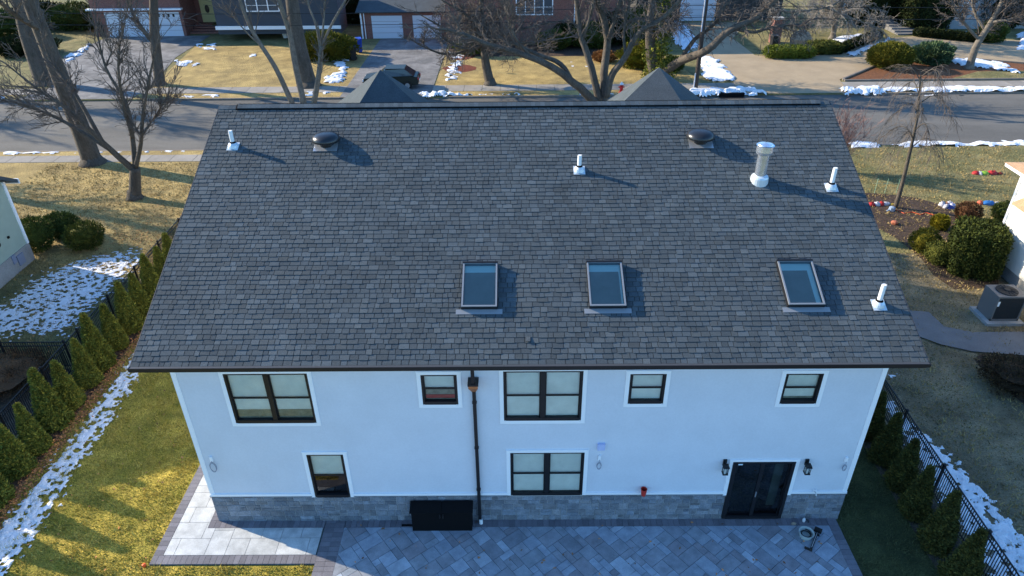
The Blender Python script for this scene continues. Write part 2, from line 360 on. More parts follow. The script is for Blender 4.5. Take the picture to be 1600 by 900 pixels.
soldier(-9.31, -9.06, 0, 9, 'y'); soldier(-9.31, -5.92, -.262, -.004, 'x'); soldier(-5.32, 8.72, -.262, -.004, 'x')
soldier(-5.9, -5.62, -11, -.01, 'y'); soldier(-5.615, -5.335, -11, -.01, 'y'); soldier(8.725, 9.0, -11, -.01, 'y')
struct(eg.build('paver_border', M['edger']))

# ------------------------------------------------------------------ the white house
W2 = 9.034; EY, EZ = -.465, 6.127; RY, RZ = 8.129, 9.904; FY = 2 * RY - EY; BY = 2 * RY
XL, XR = -W2 - .66, W2 + .633
house = thing('white_house', 'large white two-storey house with dark shingle roof and stone base, centre of the photo', 'house')
wins = [  # x0,x1,z0,z1
    ('W1', -7.74, -5.60, 3.89, 5.55), ('W2', -2.73, -1.81, 4.50, 5.48), ('W3', -.63, 1.40, 3.93, 5.58), ('W4', 2.59, 3.51, 4.49, 5.47), ('W5', 6.53, 7.48, 4.46, 5.45),
    ('W6', -6.07, -5.06, 1.06, 2.73), ('W7', -.48, 1.555, 1.10, 2.76), ('D', 5.66, 7.39, .10, 2.38)]
# siding boards, cut round the openings, on the rear wall
def minus(a, b_, holes):
    segs = [(a, b_)]
    for h0, h1 in holes:
        ns = []
        for s0, s1 in segs:
            if h1 <= s0 or h0 >= s1: ns.append((s0, s1)); continue
            if h0 > s0: ns.append((s0, h0))
            if h1 < s1: ns.append((h1, s1))
        segs = ns
    return segs
sb = MB(); zb = 1.137; exp_ = .178; ZT = 5.93
z = zb + .06
zs = []
while z < ZT: zs.append(z); z += exp_
cuts = sorted(set([zb] + zs + [ZT] + [w_[3] for w_ in wins if w_[3] > zb] + [w_[4] for w_ in wins]))
for z0, z1 in zip(cuts[:-1], cuts[1:]):
    zm = (z0 + z1) / 2
    k = max([q for q in zs if q <= zm], default=zb); fr0 = (z0 - k) / exp_; fr1 = (z1 - k) / exp_
    y0 = -.012 + .005 * -(1 - fr0); y1 = -.012 + .005 * -(1 - fr1)
    for s0, s1 in minus(-W2, W2, [(w_[1], w_[2]) for w_ in wins if w_[3] < zm < w_[4]]):
        v = [(s0, y0, z0), (s1, y0, z0), (s1, .15, z0), (s0, .15, z0), (s0, y1, z1), (s1, y1, z1), (s1, .15, z1), (s0, .15, z1)]
        sb.poly(v, [(0, 3, 2, 1), (4, 5, 6, 7), (0, 1, 5, 4), (2, 3, 7, 6)] + ([(3, 0, 4, 7)] if True else []) + [(1, 2, 6, 5)])
# gable and front walls
def gable(X, X2):
    pts = [(.15, 0.0), (BY, 0.0), (BY, 5.95), (RY, RZ - .25), (.15, 5.95 + .07)]
    v = [(X, p[0], p[1]) for p in pts] + [(X2, p[0], p[1]) for p in pts]; n = 5
    sb.poly(v, [tuple(range(5)), tuple(range(9, 4, -1))] + [(i, 5 + i, 5 + (i + 1) % 5, (i + 1) % 5) for i in range(5)])
gable(-W2, -W2 + .15); gable(W2 - .15, W2)
sb.box(-W2 + .151, W2 - .151, BY - .15, BY, 0, 5.95)
sb.build('wall', M['white'], house)
# back core of the wall behind the stone base
cb = MB()
for s0, s1 in minus(-W2, W2, [(5.66, 7.39), (-6.07, -5.06), (-.48, 1.555)]): cb.box(s0, s1, .002, .15, 0, 1.137)
cb.box(-6.07, -5.06, .002, .15, 0, 1.06); cb.box(-.48, 1.555, .002, .15, 0, 1.10); cb.box(5.66, 7.39, .002, .15, 0, .10)
cb.build('foundation', M['mortar'], house)
tb = MB()
for s0, s1 in minus(-W2 - .03, W2 + .03, [(-6.16, -4.97), (-.57, 1.645), (5.57, 7.48)]): tb.box(s0, s1, -.05, -.013, 1.12, 1.20)
tb.box(-W2 - .025, -W2 + .10, -.032, .0, 1.186, 5.95); tb.box(W2 - .10, W2 + .025, -.032, .0, 1.186, 5.95)
tb.box(-W2 - .025, -W2 - .002, .001, .10, 1.186, 5.95); tb.box(W2 + .002, W2 + .025, .001, .10, 1.186, 5.95)
tb.box(-W2 + .101, W2 - .101, -.028, -.0135, 5.72, 5.95)
tb.build('trim_board', M['trim'], house)
# soffit
so = MB(); so.box(XL + .03, XR - .03, EY + .02, 0.0, 5.955, 5.975); so.build('soffit', M['trim'], house)
# stone veneer: rows of random blocks
stn = MB(); r2 = random.Random(11)
openings = [(-6.07, -5.06, 1.06), (-.48, 1.555, 1.10), (5.66, 7.39, .10)]
def stones(a0, a1, put):
    z = .0; rows = []
    while z < 1.10:
        h = r2.choice([.11, .15, .19, .24]);
        if z + h > 1.05: h = 1.118 - z
        rows.append((z, h)); z += h
    for (z, h) in rows:
        a = a0
        while a < a1 - .01:
            l = r2.uniform(.16, .42); l = min(l, a1 - a)
            if a1 - a - l < .1: l = a1 - a
            if h > .2 and r2.random() < .35:
                hh = h * r2.uniform(.4, .6); put(a, a + l, z, z + hh); put(a, a + l, z + hh, z + h)
            else: put(a, a + l, z, z + h)
            a += l
def stone_col():
    k = r2.choice([.75, .85, .95, 1.05, 1.15, 1.3]); t = r2.uniform(-.05, .05); return (k * (1 + t), k, k * (1.04 - t))
def put_rear(a, b_, z0, z1):
    for s0, s1 in minus(a, b_, [(o[0] - .0, o[1] + .0) for o in openings if z1 > o[2] + .005 or o[2] == .10 and z0 >= .1]):
        if s1 - s0 > .02:
            g_ = .007; d = r2.uniform(.010, .020); c = stone_col()
            A = (s0 + g_, z0 + g_, s1 - g_, z1 - g_); k = .008
            v = [(A[0], 0, A[1]), (A[2], 0, A[1]), (A[2], 0, A[3]), (A[0], 0, A[3]), (A[0] + k, -d, A[1] + k), (A[2] - k, -d, A[1] + k), (A[2] - k, -d, A[3] - k), (A[0] + k, -d, A[3] - k)]
            stn.poly(v, [(4, 5, 6, 7), (0, 1, 5, 4), (1, 2, 6, 5), (2, 3, 7, 6), (3, 0, 4, 7)], c)
stones(-W2 - .05, W2 + .05, put_rear)
for sg in (-1, 1):
    def put_side(a, b_, z0, z1):
        g_ = .008; d = r2.uniform(.035, .055); c = stone_col(); X = sg * (W2 + .001)
        v = [(X, a + g_, z0 + g_), (X, b_ - g_, z0 + g_), (X, b_ - g_, z1 - g_), (X, a + g_, z1 - g_)]
        v += [(X + sg * d, p[1], p[2]) for p in v]; f = [(4, 5, 6, 7), (0, 1, 5, 4), (1, 2, 6, 5), (2, 3, 7, 6), (3, 0, 4, 7)]
        stn.poly(v, f, c)
    stones(0.0, BY, put_side)
stn.build('stone_base', M['stone'], house)
st2 = MB()
CAPM = mat('cap_stone', (.17, .18, .20), .85, var=.1)
for s0, s1 in minus(-W2 - .055, W2 + .055, [(-6.16, -4.97), (-.57, 1.645), (5.57, 7.48)]): st2 = MB(); st2.box(s0, s1, -.045, -.001, 1.09, 1.119); st2.build('stone_cap', CAPM, house)

def window(nm, x0, x1, z0, z1, halves, hem, label=None, red=False, opened=False, low_dark=False):
    f = MB(); w = thing_part = None
    fb = .10 if halves else .10
    f.box(x0, x0 + .055, -.03, .08, z0, z1); f.box(x1 - .055, x1, -.03, .08, z0, z1); f.box(x0 + .055, x1 - .055, -.03, .08, z1 - .045, z1); f.box(x0 + .055, x1 - .055, -.045, .08, z0, z0 + fb)
    cells = [(x0 + .055, x1 - .055)]
    if halves:
        xm = (x0 + x1) / 2; f.box(xm - .06, xm + .06, -.035, .08, z0 + fb, z1 - .045); cells = [(x0 + .055, xm - .06), (xm + .06, x1 - .055)]
    fo = f.build('window', M['black'], house)
    if label: fo['label'] = label
    t = MB(); tw = .105
    t.box(x0 - tw, x0 - .001, -.04, -.0005, z0 - (tw if z0 > 1.2 else 0) , z1 + tw * .8); t.box(x1 + .001, x1 + tw, -.04, -.0005, z0 - (tw if z0 > 1.2 else 0), z1 + tw * .8)
    t.box(x0 - .0009, x1 + .0009, -.04, -.0005, z1 + .001, z1 + tw * .8)
    if z0 > 1.2: t.box(x0 - .0009, x1 + .0009, -.045, -.0005, z0 - tw, z0 - .001)
    t.box(x0 - tw - .015, x1 + tw + .015, -.05, -.0005, z1 + tw * .8 + .001, z1 + tw * .8 + .02)
    t.build('window_trim', M['trim'], fo)
    s = MB(); gl = MB(); sh = MB(); hm = MB()
    zm = z0 + fb + (z1 - .045 - z0 - fb) * .48
    for (a, b_) in cells:
        s.box(a, b_, .0, .035, zm - .02, zm + .02)
        for (q0, q1, yy) in ((z0 + fb, zm - .02, .04), (zm + .02, z1 - .045, .015)):
            s.box(a, a + .03, yy - .012, yy + .02, q0, q1); s.box(b_ - .03, b_, yy - .012, yy + .02, q0, q1)
            gl.face([(a + .03, yy, q0), (b_ - .03, yy, q0), (b_ - .03, yy, q1), (a + .03, yy, q1)])
        zh = z0 + fb + hem
        sh.box(a + .005, b_ - .005, .062, .065, zh + .0, z1 - .02)
        if hem > 0: hm.box(a + .002, b_ - .002, .075, .085, z0 - .02, zh + .12)
    s.build('sash', M['black'], fo); gl.build('pane', M['glass'], fo); sh.build('shade', M['shade'], fo)
    if hem > 0: hm.build('inner_blind', M['shade2'] if not low_dark else M['matteblack'], fo)
    if red:
        r = MB(); a, b_ = cells[0]
        r.box(a + .03, b_ - .03, .052, .07, z0 + .15, z0 + .26); r.build('red_towel', M['red'], fo)
    return fo
window('W1', *wins[0][1:], True, .30, 'wide double window, upper left of the wall')
window('W2', *wins[1][1:], False, .36, 'small window with something red on its sill', red=True)
window('W3', *wins[2][1:], True, .0, 'wide double window, upper middle of the wall')
window('W4', *wins[3][1:], False, .0, 'small window with lowered shade, upper wall')
window('W5', *wins[4][1:], False, .08, 'small window, upper right of the wall')
window('W6', *wins[5][1:], False, .72, 'tall single window with raised shade, lower left', low_dark=True)
window('W7', *wins[6][1:], True, .0, 'wide double window above the stone, ground floor')
# sliding door
x0, x1, z0, z1 = wins[7][1:]
f = MB(); f.box(x0, x0 + .09, -.05, .09, z0, z1); f.box(x1 - .09, x1, -.05, .09, z0, z1); f.box(x0 + .09, x1 - .09, -.05, .09, z1 - .07, z1); f.box(x0 + .09, x1 - .09, -.06, .09, z0, z0 + .10)
fo = f.build('sliding_door', M['black'], house); fo['label'] = 'black two-panel sliding glass door at ground level'
xm = (x0 + x1) / 2; s = MB()
s.box(xm - .07, xm + .03, -.03, .02, z0 + .1, z1 - .07); s.box(x0 + .09, x0 + .13, -.03, .02, z0 + .1, z1 - .07); s.box(x1 - .13, x1 - .09, .03, .07, z0 + .1, z1 - .07); s.box(xm - .03, xm + .06, .03, .07, z0 + .1, z1 - .07)
s.build('door_panel', M['black'], fo)
s = MB(); s.face([(x0 + .13, -.005, z0 + .1), (xm - .07, -.005, z0 + .1), (xm - .07, -.005, z1 - .07), (x0 + .13, -.005, z1 - .07)]); s.face([(xm + .03, .05, z0 + .1), (x1 - .13, .05, z0 + .1), (x1 - .13, .05, z1 - .07), (xm + .03, .05, z1 - .07)])
s.build('pane', M['doorglass'], fo)
s = MB(); s.box(xm - .05, xm - .02, -.055, -.03, 1.0, 1.2); s.build('handle', M['alu'], fo)
s = MB(); s.box(x0 + .17, x0 + .29, -.0085, -.007, z1 - .16, z1 - .10); s.build('sticker', mat('sticker', (.6, .75, .85), .5), fo)
t = MB(); t.box(x0 - .1, x0 - .001, -.045, -.0005, 1.06, z1 + .08); t.box(x1 + .001, x1 + .1, -.045, -.0005, 1.06, z1 + .08); t.box(x0 - .0009, x1 + .0009, -.045, -.0005, z1 + .001, z1 + .08); t.build('door_trim', M['trim'], fo)
s = MB(); s.box(x1 - .35, x1 - .1, .35, .36, z0 + .12, z1 - .1); s.build('curtain', mat('inner_curtain', (.20, .22, .18), .9, var=.3, vs=3), fo)

# roof: deck slab, then every shingle tab a thin piece
sl = np.array([0, RY - EY, RZ - EZ]); SLEN = float(np.linalg.norm(sl)); sdir = sl / SLEN; snrm = np.array([0, -sdir[2], sdir[1]])
def rp(x, s, off=0.0, side=1):   # point on the slope; s metres up from the eave
    p = np.array([x, EY, EZ]) + sdir * s + snrm * off
    if side < 0: p[1] = 2 * RY - p[1]
    return tuple(p)
dk = MB()
for side in (1, -1):
    q = [rp(XL, 0, -.01, side), rp(XR, 0, -.01, side), rp(XR, SLEN, -.01, side), rp(XL, SLEN, -.01, side)]; q2 = [(p[0], p[1], p[2] - .16) for p in q]
    dk.poly(q + q2, [(0, 1, 2, 3), (7, 6, 5, 4), (0, 4, 5, 1), (1, 5, 6, 2), (3, 2, 6, 7), (0, 3, 7, 4)])
roof = dk.build('roof', M['deck'], house)
skl = [(-1.69, -.78, 0), (1.585, 2.51, 0), (6.63, 7.55, 0)]; SK0, SK1 = (1.0 - EY) / sdir[1], (2.28 - EY) / sdir[1]
sg = MB(); r3 = random.Random(5); EX = .152
for side in (1, -1):
    row = 0; s0 = 0.0
    while s0 < SLEN - .02:
        ex = min(EX, SLEN - s0); x = XL - .01 + r3.uniform(-.2, 0); base_y = .012
        while x < XR:
            wd = r3.choice([.13, .16, .19, .22, .25, .28]); xa, xb = max(x, XL - .012), min(x + wd, XR + .012); x += wd
            if xb - xa < .02: continue
            if side > 0 and any(xa > a - .02 and xb < c + .02 for a, c, _ in skl) and SK0 < s0 < SK1 - ex: continue
            thick = r3.random() < .5; t0 = .022 if thick else .015; t1 = .004
            k = r3.choice([.84, .9, .95, 1.0, 1.0, 1.05, 1.1, 1.24]) * r3.uniform(.95, 1.05); tt = r3.uniform(-.03, .03); col = (k * (1 + tt), k, k * (1 - tt))
            lo = s0 - (.014 if thick else .0) + r3.uniform(-.003, .003)
            g_ = .007
            v = [rp(xa + g_, lo, t0, side), rp(xb - g_, lo, t0, side), rp(xb - g_, s0 + ex + .01, t1, side), rp(xa + g_, s0 + ex + .01, t1, side),
                 rp(xa + g_, lo, -.005, side), rp(xb - g_, lo, -.005, side), rp(xb - g_, s0 + ex, -.005, side), rp(xa + g_, s0 + ex, -.005, side)]
            sg.poly(v, [(0, 1, 2, 3), (0, 4, 5, 1), (1, 5, 6, 2), (3, 7, 4, 0)], col)
        s0 += EX; row += 1
sg.build('shingles', M['shingle'], roof)
# ridge vent and cap
rv = MB()
for side in (1, -1):
    q = [rp(XL + .55, SLEN - .20, .055, side), rp(XR - .35, SLEN - .20, .055, side), rp(XR - .35, SLEN, .055, side), rp(XL + .55, SLEN, .055, side)]
    q2 = [rp(XL + .55, SLEN - .20, .01, side), rp(XR - .35, SLEN - .20, .01, side), rp(XR - .35, SLEN, .01, side), rp(XL + .55, SLEN, .01, side)]
    rv.poly(q + q2, [(0, 1, 2, 3), (0, 4, 5, 1), (1, 5, 6, 2), (3, 7, 4, 0)])
rv.build('ridge_vent', M['matteblack'], roof)
rc = MB(); x = XL
while x < XR - .02:
    e = .06 if (XL + .5 < x < XR - .45) else .022
    k = r3.choice([.9, 1.0, 1.12, 1.25]) * 1.15
    x2 = min(x + .15, XR)
    for side in (1, -1):
        v = [rp(x + .003, SLEN - .175, e + .012, side), rp(x2, SLEN - .175, e + .004, side), rp(x2, SLEN, e + .006, side), rp(x + .003, SLEN, e + .014, side)]
        v2 = [tuple(np.array(p) - np.array([0, 0, .02])) for p in v]
        rc.poly(v + v2, [(0, 1, 2, 3), (0, 4, 5, 1), (3, 7, 4, 0), (1, 5, 6, 2)], (k, k, k))
    x += .15
rc.build('ridge_cap', M['shingle'], roof)
# drip edge, rakes, gutter
for X, s_ in ((XL, -1), (XR, 1)):
    dm = MB()
    for side in (1, -1):
        a, c = rp(X, 0, 0, side), rp(X, SLEN, 0, side); x0_, x1_ = (X - .035, X - .013) if s_ < 0 else (X + .013, X + .035)
        v = [(x0_, a[1], a[2] + .014), (x1_, a[1], a[2] + .014), (x1_, c[1], c[2] + .014), (x0_, c[1], c[2] + .014)]; v2 = [(p[0], p[1], p[2] - .19) for p in v]
        dm.poly(v + v2, [(0, 1, 2, 3), (7, 6, 5, 4), (0, 4, 5, 1), (1, 5, 6, 2), (2, 6, 7, 3), (3, 7, 4, 0)])
    dm.build('rake_board', M['darkmetal'], roof)
gt = MB()
gt.box(XL - .03, XR + .03, EY - .115, EY - .10, 6.045, 6.15); gt.box(XL - .03, XR + .03, EY - .10, EY - .012, 6.045, 6.06)
gt.box(XL - .03, XL - .015, EY - .10, EY - .012, 6.06, 6.15); gt.box(XR + .015, XR + .03, EY - .10, EY - .012, 6.06, 6.15)
gt.box(XL + .0, XR - .0, EY - .011, EY + .01, 5.955, 6.11)
x = XL + 3.0
gu = gt.build('gutter', M['black'], house)
gg = MB(); x = XL - .01
while x < XR:
    x2 = min(x + 1.52, XR + .01); gg.box(x + .002, x2 - .002, EY - .098, EY - .012, 6.128, 6.140); x += 1.52
gg.build('gutter_guard', M['darkmetal'], gu)
# downspout with leader head
dp = MB(); dx = -1.385
dp.box(dx - .045, dx + .045, -.34, -.26, 5.40, 6.04); dp.box(dx - .045, dx + .045, -.13, -.055, .12, 5.06)
v = [(dx - .045, -.34, 5.40), (dx + .045, -.34, 5.40)]
d_ = dp.build('downspout', M['black'], house)
lh = MB(); lh.box(dx - .135, dx + .135, -.36, -.06, 5.355, 5.42); lh.build('leader_rim', M['black'], d_)
lh = MB(); zt, zz = 5.354, 5.02
v = [(dx - .12, -.34, zt), (dx + .12, -.34, zt), (dx + .12, -.06, zt), (dx - .12, -.06, zt), (dx - .05, -.16, zz), (dx + .05, -.16, zz), (dx + .05, -.06, zz), (dx - .05, -.06, zz)]
v2 = [(dx - .12, -.34, zt - .09), (dx + .12, -.34, zt - .09), (dx + .12, -.06, zt - .09), (dx - .12, -.06, zt - .09)]
lh.poly(v[:4] + v2, [(0, 1, 2, 3), (0, 4, 5, 1), (1, 5, 6, 2), (3, 7, 4, 0)]); lh.poly(v2 + v[4:], [(0, 4, 5, 1), (1, 5, 6, 2), (3, 7, 4, 0), (7, 6, 5, 4)])
lh.build('leader_head', M['copper'], d_)
for zz in (1.4, 3.0, 4.6): sp = MB(); sp.box(dx - .06, dx + .06, -.138, -.045, zz, zz + .03); sp.build('strap', M['black'], d_)
sp = MB(); sp.tube([(dx + .02, -.11, .20), (dx + .03, -.14, .05)], .055, 10); sp.build('outlet', M['pvc'], d_)

# skylights
for i, (a, c, _) in enumerate(skl):
    fr = MB()
    def sbox(mb, xa, xb, sa, sb2, o0, o1):
        mb.poly([rp(xa, sa, o0), rp(xb, sa, o0), rp(xb, sb2, o0), rp(xa, sb2, o0), rp(xa, sa, o1), rp(xb, sa, o1), rp(xb, sb2, o1), rp(xa, sb2, o1)], [(0, 3, 2, 1), (4, 5, 6, 7), (0, 1, 5, 4), (1, 2, 6, 5), (2, 3, 7, 6), (3, 0, 4, 7)])
    t = .042
    sbox(fr, a, c, SK0, SK0 + t, .0, .15); sbox(fr, a, c, SK1 - t, SK1, .0, .15); sbox(fr, a, a + t, SK0 + t, SK1 - t, .0, .15); sbox(fr, c - t, c, SK0 + t, SK1 - t, .0, .15)
    sk = fr.build('skylight', M['alu'], roof); sk['label'] = ['left skylight of the three', 'middle skylight of the three', 'right skylight of the three'][i]
    sk.parent = house
    k_ = MB(); sbox(k_, a - .012, c + .012, SK1 - .03, SK1 + .02, .0, .165); sbox(k_, a - .012, a - .001, SK0 - .01, SK1 - .03, .0, .12); sbox(k_, c + .001, c + .012, SK0 - .01, SK1 - .03, .0, .12); sbox(k_, a - .012, c + .012, SK0 - .012, SK0 - .001, .0, .12)
    k_.build('skylight_curb', M['black'], sk)
    fl = MB(); sbox(fl, a - .14, c + .14, SK0 - .16, SK0 - .012, .0215, .026); fl.build('flashing', M['alu'], sk)
    gl = MB(); gl.face([rp(a + t, SK0 + t, .135), rp(c - t, SK0 + t, .135), rp(c - t, SK1 - t, .135), rp(a + t, SK1 - t, .135)]); gl.build('pane', M['skyglass'], sk)
    bl = MB(); e_ = [0, .06, .14][i]; sbox(bl, a + t, c - t - e_, SK0 + t + (.05 if i == 2 else 0), SK1 - t - .24, .06, .064); bl.build('blind', mat('skylight_blind', (.44, .40, .34), .7, var=.08), sk)
    bl = MB(); sbox(bl, a + t, c - t, SK0 + t, SK1 - t, .035, .04); bl.build('shaft', mat('skylight_shaft', (.88, 1.0, .88), .7), sk)
# dome roof vents
for i, X in enumerate((-6.03, 5.32)):
    s_ = (6.55 - EY) / sdir[1]; c0 = rp(X, s_); b = MB(); n_ = 24
    b.lathe((c0[0], c0[1] - .02, c0[2]), [(.38, .09), (.42, .11), (.425, .15), (.40, .22), (.34, .275), (.25, .315), (.13, .335), (.04, .34)], 28)
    ve = b.build('dome_vent', M['domeblack'], house, smooth=True); ve['label'] = ['left black dome vent near ridge', 'right black dome vent near ridge'][i]
    b = MB(); b.lathe((c0[0], c0[1], c0[2] - .05), [(.24, 0), (.24, .22)], 20); b.build('vent_neck', M['black'], ve)
    b = MB(); b.slab([rp(X - .36, s_ - .36, .036), rp(X + .36, s_ - .36, .036), rp(X + .36, s_ + .3, .036), rp(X - .36, s_ + .3, .036)], snrm, .006); b.build('flashing', M['metal_lt'], ve)
# plumbing vent pipes
for (X, Y, h_, nm) in ((-8.86, 6.46, .50, 'vent pipe at the upper left of the roof'), (1.59, 5.45, .47, 'vent pipe near the middle of the roof'), (8.79, 4.76, .60, 'vent pipe right of the metal flue'), (8.96, 1.06, .60, 'vent pipe near the lower right roof edge')):
    s_ = (Y - EY) / sdir[1]; c0 = rp(X, s_)
    b = MB(); b.tube([(c0[0], c0[1], c0[2]), (c0[0], c0[1], c0[2] + h_)], .062, 14, cap=False); b.tube([(c0[0], c0[1], c0[2] + h_), (c0[0], c0[1], c0[2] + h_ - .15)], .05, 14); vp = b.build('vent_pipe', M['pvc'], house); vp['label'] = 'white ' + nm
    b = MB(); b.slab([rp(X - .17, s_ - .19, .028), rp(X + .17, s_ - .19, .028), rp(X + .17, s_ + .15, .028), rp(X - .17, s_ + .15, .028)], snrm, .006); b.lathe(c0, [(.17, -.02), (.15, .06), (.10, .12)], 18); b.build('flashing', M['boot'], vp, smooth=False)
    b = MB(); b.lathe((c0[0], c0[1], c0[2] + .115), [(.10, 0), (.085, .035), (.066, .05)], 16); b.build('rubber_boot', M['matteblack'], vp)
# metal flue
s_ = (5.03 - EY) / sdir[1]; c0 = rp(6.79, s_)
b = MB(); b.lathe(c0, [(.16, -.1), (.16, .82)], 24); fl = b.build('flue', M['galv'], house, smooth=False); fl['label'] = 'shiny galvanised metal flue with cap'
b = MB(); b.lathe(c0, [(.265, -.12), (.25, .10), (.23, .15), (.165, .18)], 24); b.build('storm_collar', M['boot'], fl)
b = MB(); b.lathe((c0[0], c0[1], c0[2] + .80), [(.165, 0), (.225, .03), (.235, .10), (.225, .27), (.25, .275)], 24); b.lathe((c0[0], c0[1], c0[2] + 1.085), [(.21, 0), (.20, .02), (.02, .05)], 24); b.build('flue_cap', M['galv'], fl)
# a lifted tab near the eave
b = MB(); b.slab([rp(-.06, .62, .06), rp(.05, .62, .06), rp(.06, .78, .02), rp(-.06, .78, .02)], snrm, .015); b.build('lifted_tab', M['shingle_far'], house)

# hipped bays at the front of the house
def hip(cx_, cy_, za, k, s_, rot):
    b = MB(); ox, oy = cx_, cy_; cx_ = cy_ = 0; zb_ = za - k * s_
    c = [(cx_ - s_, cy_ - s_, zb_), (cx_ + s_, cy_ - s_, zb_), (cx_ + s_, cy_ + s_, zb_), (cx_ - s_, cy_ + s_, zb_)]
    b.poly(c + [(cx_, cy_, za)], [(0, 1, 4), (1, 2, 4), (2, 3, 4), (3, 0, 4), (3, 2, 1, 0)])
    o = b.build('hip_roof', M['shingle_far'], house); o.location = (ox, oy, 0); o.rotation_euler = (0, 0, math.radians(rot))
    b = MB(); b.box(cx_ - s_ + .4, cx_ + s_ - .4, cy_ - s_ + .4, cy_ + s_ - .4, 0, zb_ - .01); b.build('bay_wall', M['white'], o)
A = at(594, 109, 14.6); hip(A[0], A[1], A[2], .95, 3.0, 15)
A = at(1030, 105, 14.6); hip(A[0], A[1], A[2], .95, 3.0, -15)

# ------------------------------------------------------------------ things on and at the rear wall
def wall_lamp(X, label):
    t = thing('wall_lamp', label, 'lamp', (X, -.045, 2.05), 0, 'lanterns beside the sliding door')
    b = MB(); b.box(-.05, .05, -.02, .02, .22, .42); b.box(-.014, .014, -.13, -.02, .36, .385); b.build('bracket', M['black'], t)
    b = MB(); b.box(-.075, .075, -.21, -.06, .30, .335); b.poly([(-.09, -.225, .29), (.09, -.225, .29), (.09, -.045, .29), (-.09, -.045, .29), (-.03, -.165, .36), (.03, -.165, .36), (.03, -.105, .36), (-.03, -.105, .36)], [(4, 5, 6, 7), (0, 1, 5, 4), (1, 2, 6, 5), (2, 3, 7, 6), (3, 0, 4, 7), (3, 2, 1, 0)])
    for px_ in (-.068, .056):
        for py_ in (-.203, -.079): b.box(px_, px_ + .012, py_, py_ + .012, .06, .29)
    b.box(-.075, .075, -.21, -.06, .03, .06); b.build('cage', M['black'], t)
    b = MB(); b.box(-.054, .054, -.19, -.08, .062, .288); b.build('pane', M['glass'], t)
    b = MB(); b.lathe((0, -.135, .06), [(.03, 0), (.03, .10), (.02, .13)], 10); b.build('bulb', M['pvc'], t)
wall_lamp(5.43, 'black lantern on the white wall left of the sliding door')
wall_lamp(7.68, 'black lantern on the white wall right of the sliding door')
def clad(name, label, X, Z, w_, h_, m):
    b = MB(); b.box(X - w_ / 2, X + w_ / 2, -.09, -.015, Z - h_ / 2, Z + h_ / 2); b.box(X - w_ / 2 + .02, X + w_ / 2 - .02, -.097, -.0905, Z - h_ / 2 + .02, Z + h_ / 2 - .02)
    return tag(b.build(name, m), label, 'box')
clad('utility_box', 'small pale blue square box on the wall beside the lower window', 1.99, 2.99, .20, .22, mat('pale_box', (.50, .56, .80), .5))
def cablecoil(X, Z, label, r_=.13):
    t = thing('cable_coil', label, 'cable', (X, -.04, Z), 0, 'coiled cables on the wall')
    b = MB(); b.box(-.035, .035, -.03, .02, .10, .26); b.build('cover_plate', M['trim'], t)
    b = MB()
    for q in range(2):
        pts = [(r_ * (1 - .15 * q) * math.sin(2 * math.pi * k / 16) * .7, -.03 - .012 * q, -.10 - r_ * math.cos(2 * math.pi * k / 16) * -1.3 - .02 * q) for k in range(17)]
        b.tube(pts, .007, 6)
    b.tube([(0, -.03, .12), (.01, -.035, .05)], .007, 6); b.build('cable', mat('cable_grey', (.22, .24, .30), .6), t)
cablecoil(-8.70, 2.42, 'grey cable coil hanging at the left end of the wall')
cablecoil(1.965, 2.40, 'cable coil hanging under the pale square box', .09)
cablecoil(8.74, 2.28, 'cable coil hanging at the right end of the wall', .08)
b = MB(); b.lathe((3.275, -.13, 1.187), [(.062, 0), (.088, .24), (.092, .25), (.082, .25), (.06, .05)], 16)
tag(b.build('cup', M['redplastic']), 'dark red cup standing on the ledge above the stone base', 'cup')
t = thing('water_tap', 'small metal tap on the white board right of the sliding door', 'tap', (8.14, -.05, 1.24))
b = MB(); b.tube([(0, 0, 0), (0, -.10, 0), (0, -.13, -.06)], .02, 8); b.build('spout', M['metal_lt'], t)
b = MB(); b.box(-.05, .05, -.01, .0, -.05, .05); b.build('wall_plate', M['trim'], t); b = MB(); b.tube([(-.04, -.07, .06), (.04, -.07, .06)], .01, 6); b.tube([(0, -.07, 0), (0, -.07, .06)], .008, 6); b.build('handle', M['trim'], t)
# black hatch box
t = thing('hatch_box', 'flat black metal hatch box against the stone base beside the downspout', 'hatch', (-2.46, 0, 0))
b = MB(); b.poly([(-.86, -.40, .05), (.86, -.40, .05), (.86, -.06, .05), (-.86, -.06, .05), (-.86, -.36, .78), (.86, -.36, .78), (.86, -.06, .88), (-.86, -.06, .88)], [(4, 5, 6, 7), (0, 1, 5, 4), (1, 2, 6, 5), (2, 3, 7, 6), (3, 0, 4, 7)]); b.build('body', M['matteblack'], t)
b = MB(); b.poly([(-.90, -.41, .785), (-.005, -.41, .785), (-.005, -.06, .90), (-.90, -.06, .90), (-.90, -.41, .81), (-.005, -.41, .81), (-.005, -.06, .925), (-.90, -.06, .925)], [(0, 3, 2, 1), (4, 5, 6, 7), (0, 1, 5, 4), (1, 2, 6, 5), (2, 3, 7, 6), (3, 0, 4, 7)]); b.build('lid', M['matteblack'], t)
b = MB(); b.poly([(.005, -.41, .785), (.90, -.41, .785), (.90, -.06, .90), (.005, -.06, .90), (.005, -.41, .81), (.90, -.41, .81), (.90, -.06, .925), (.005, -.06, .925)], [(0, 3, 2, 1), (4, 5, 6, 7), (0, 1, 5, 4), (1, 2, 6, 5), (2, 3, 7, 6), (3, 0, 4, 7)]); b.build('lid', M['matteblack'], t)
for q in (-.06, .03): b = MB(); b.box(q, q + .03, -.43, -.411, .60, .76); b.build('handle', M['black'], t)
b = MB(); b.box(-3.66, -3.30, -.24, -.19, .056, .09); tag(b.build('metal_bar', M['matteblack']), 'thin black bar lying left of the black hatch box', 'bar')
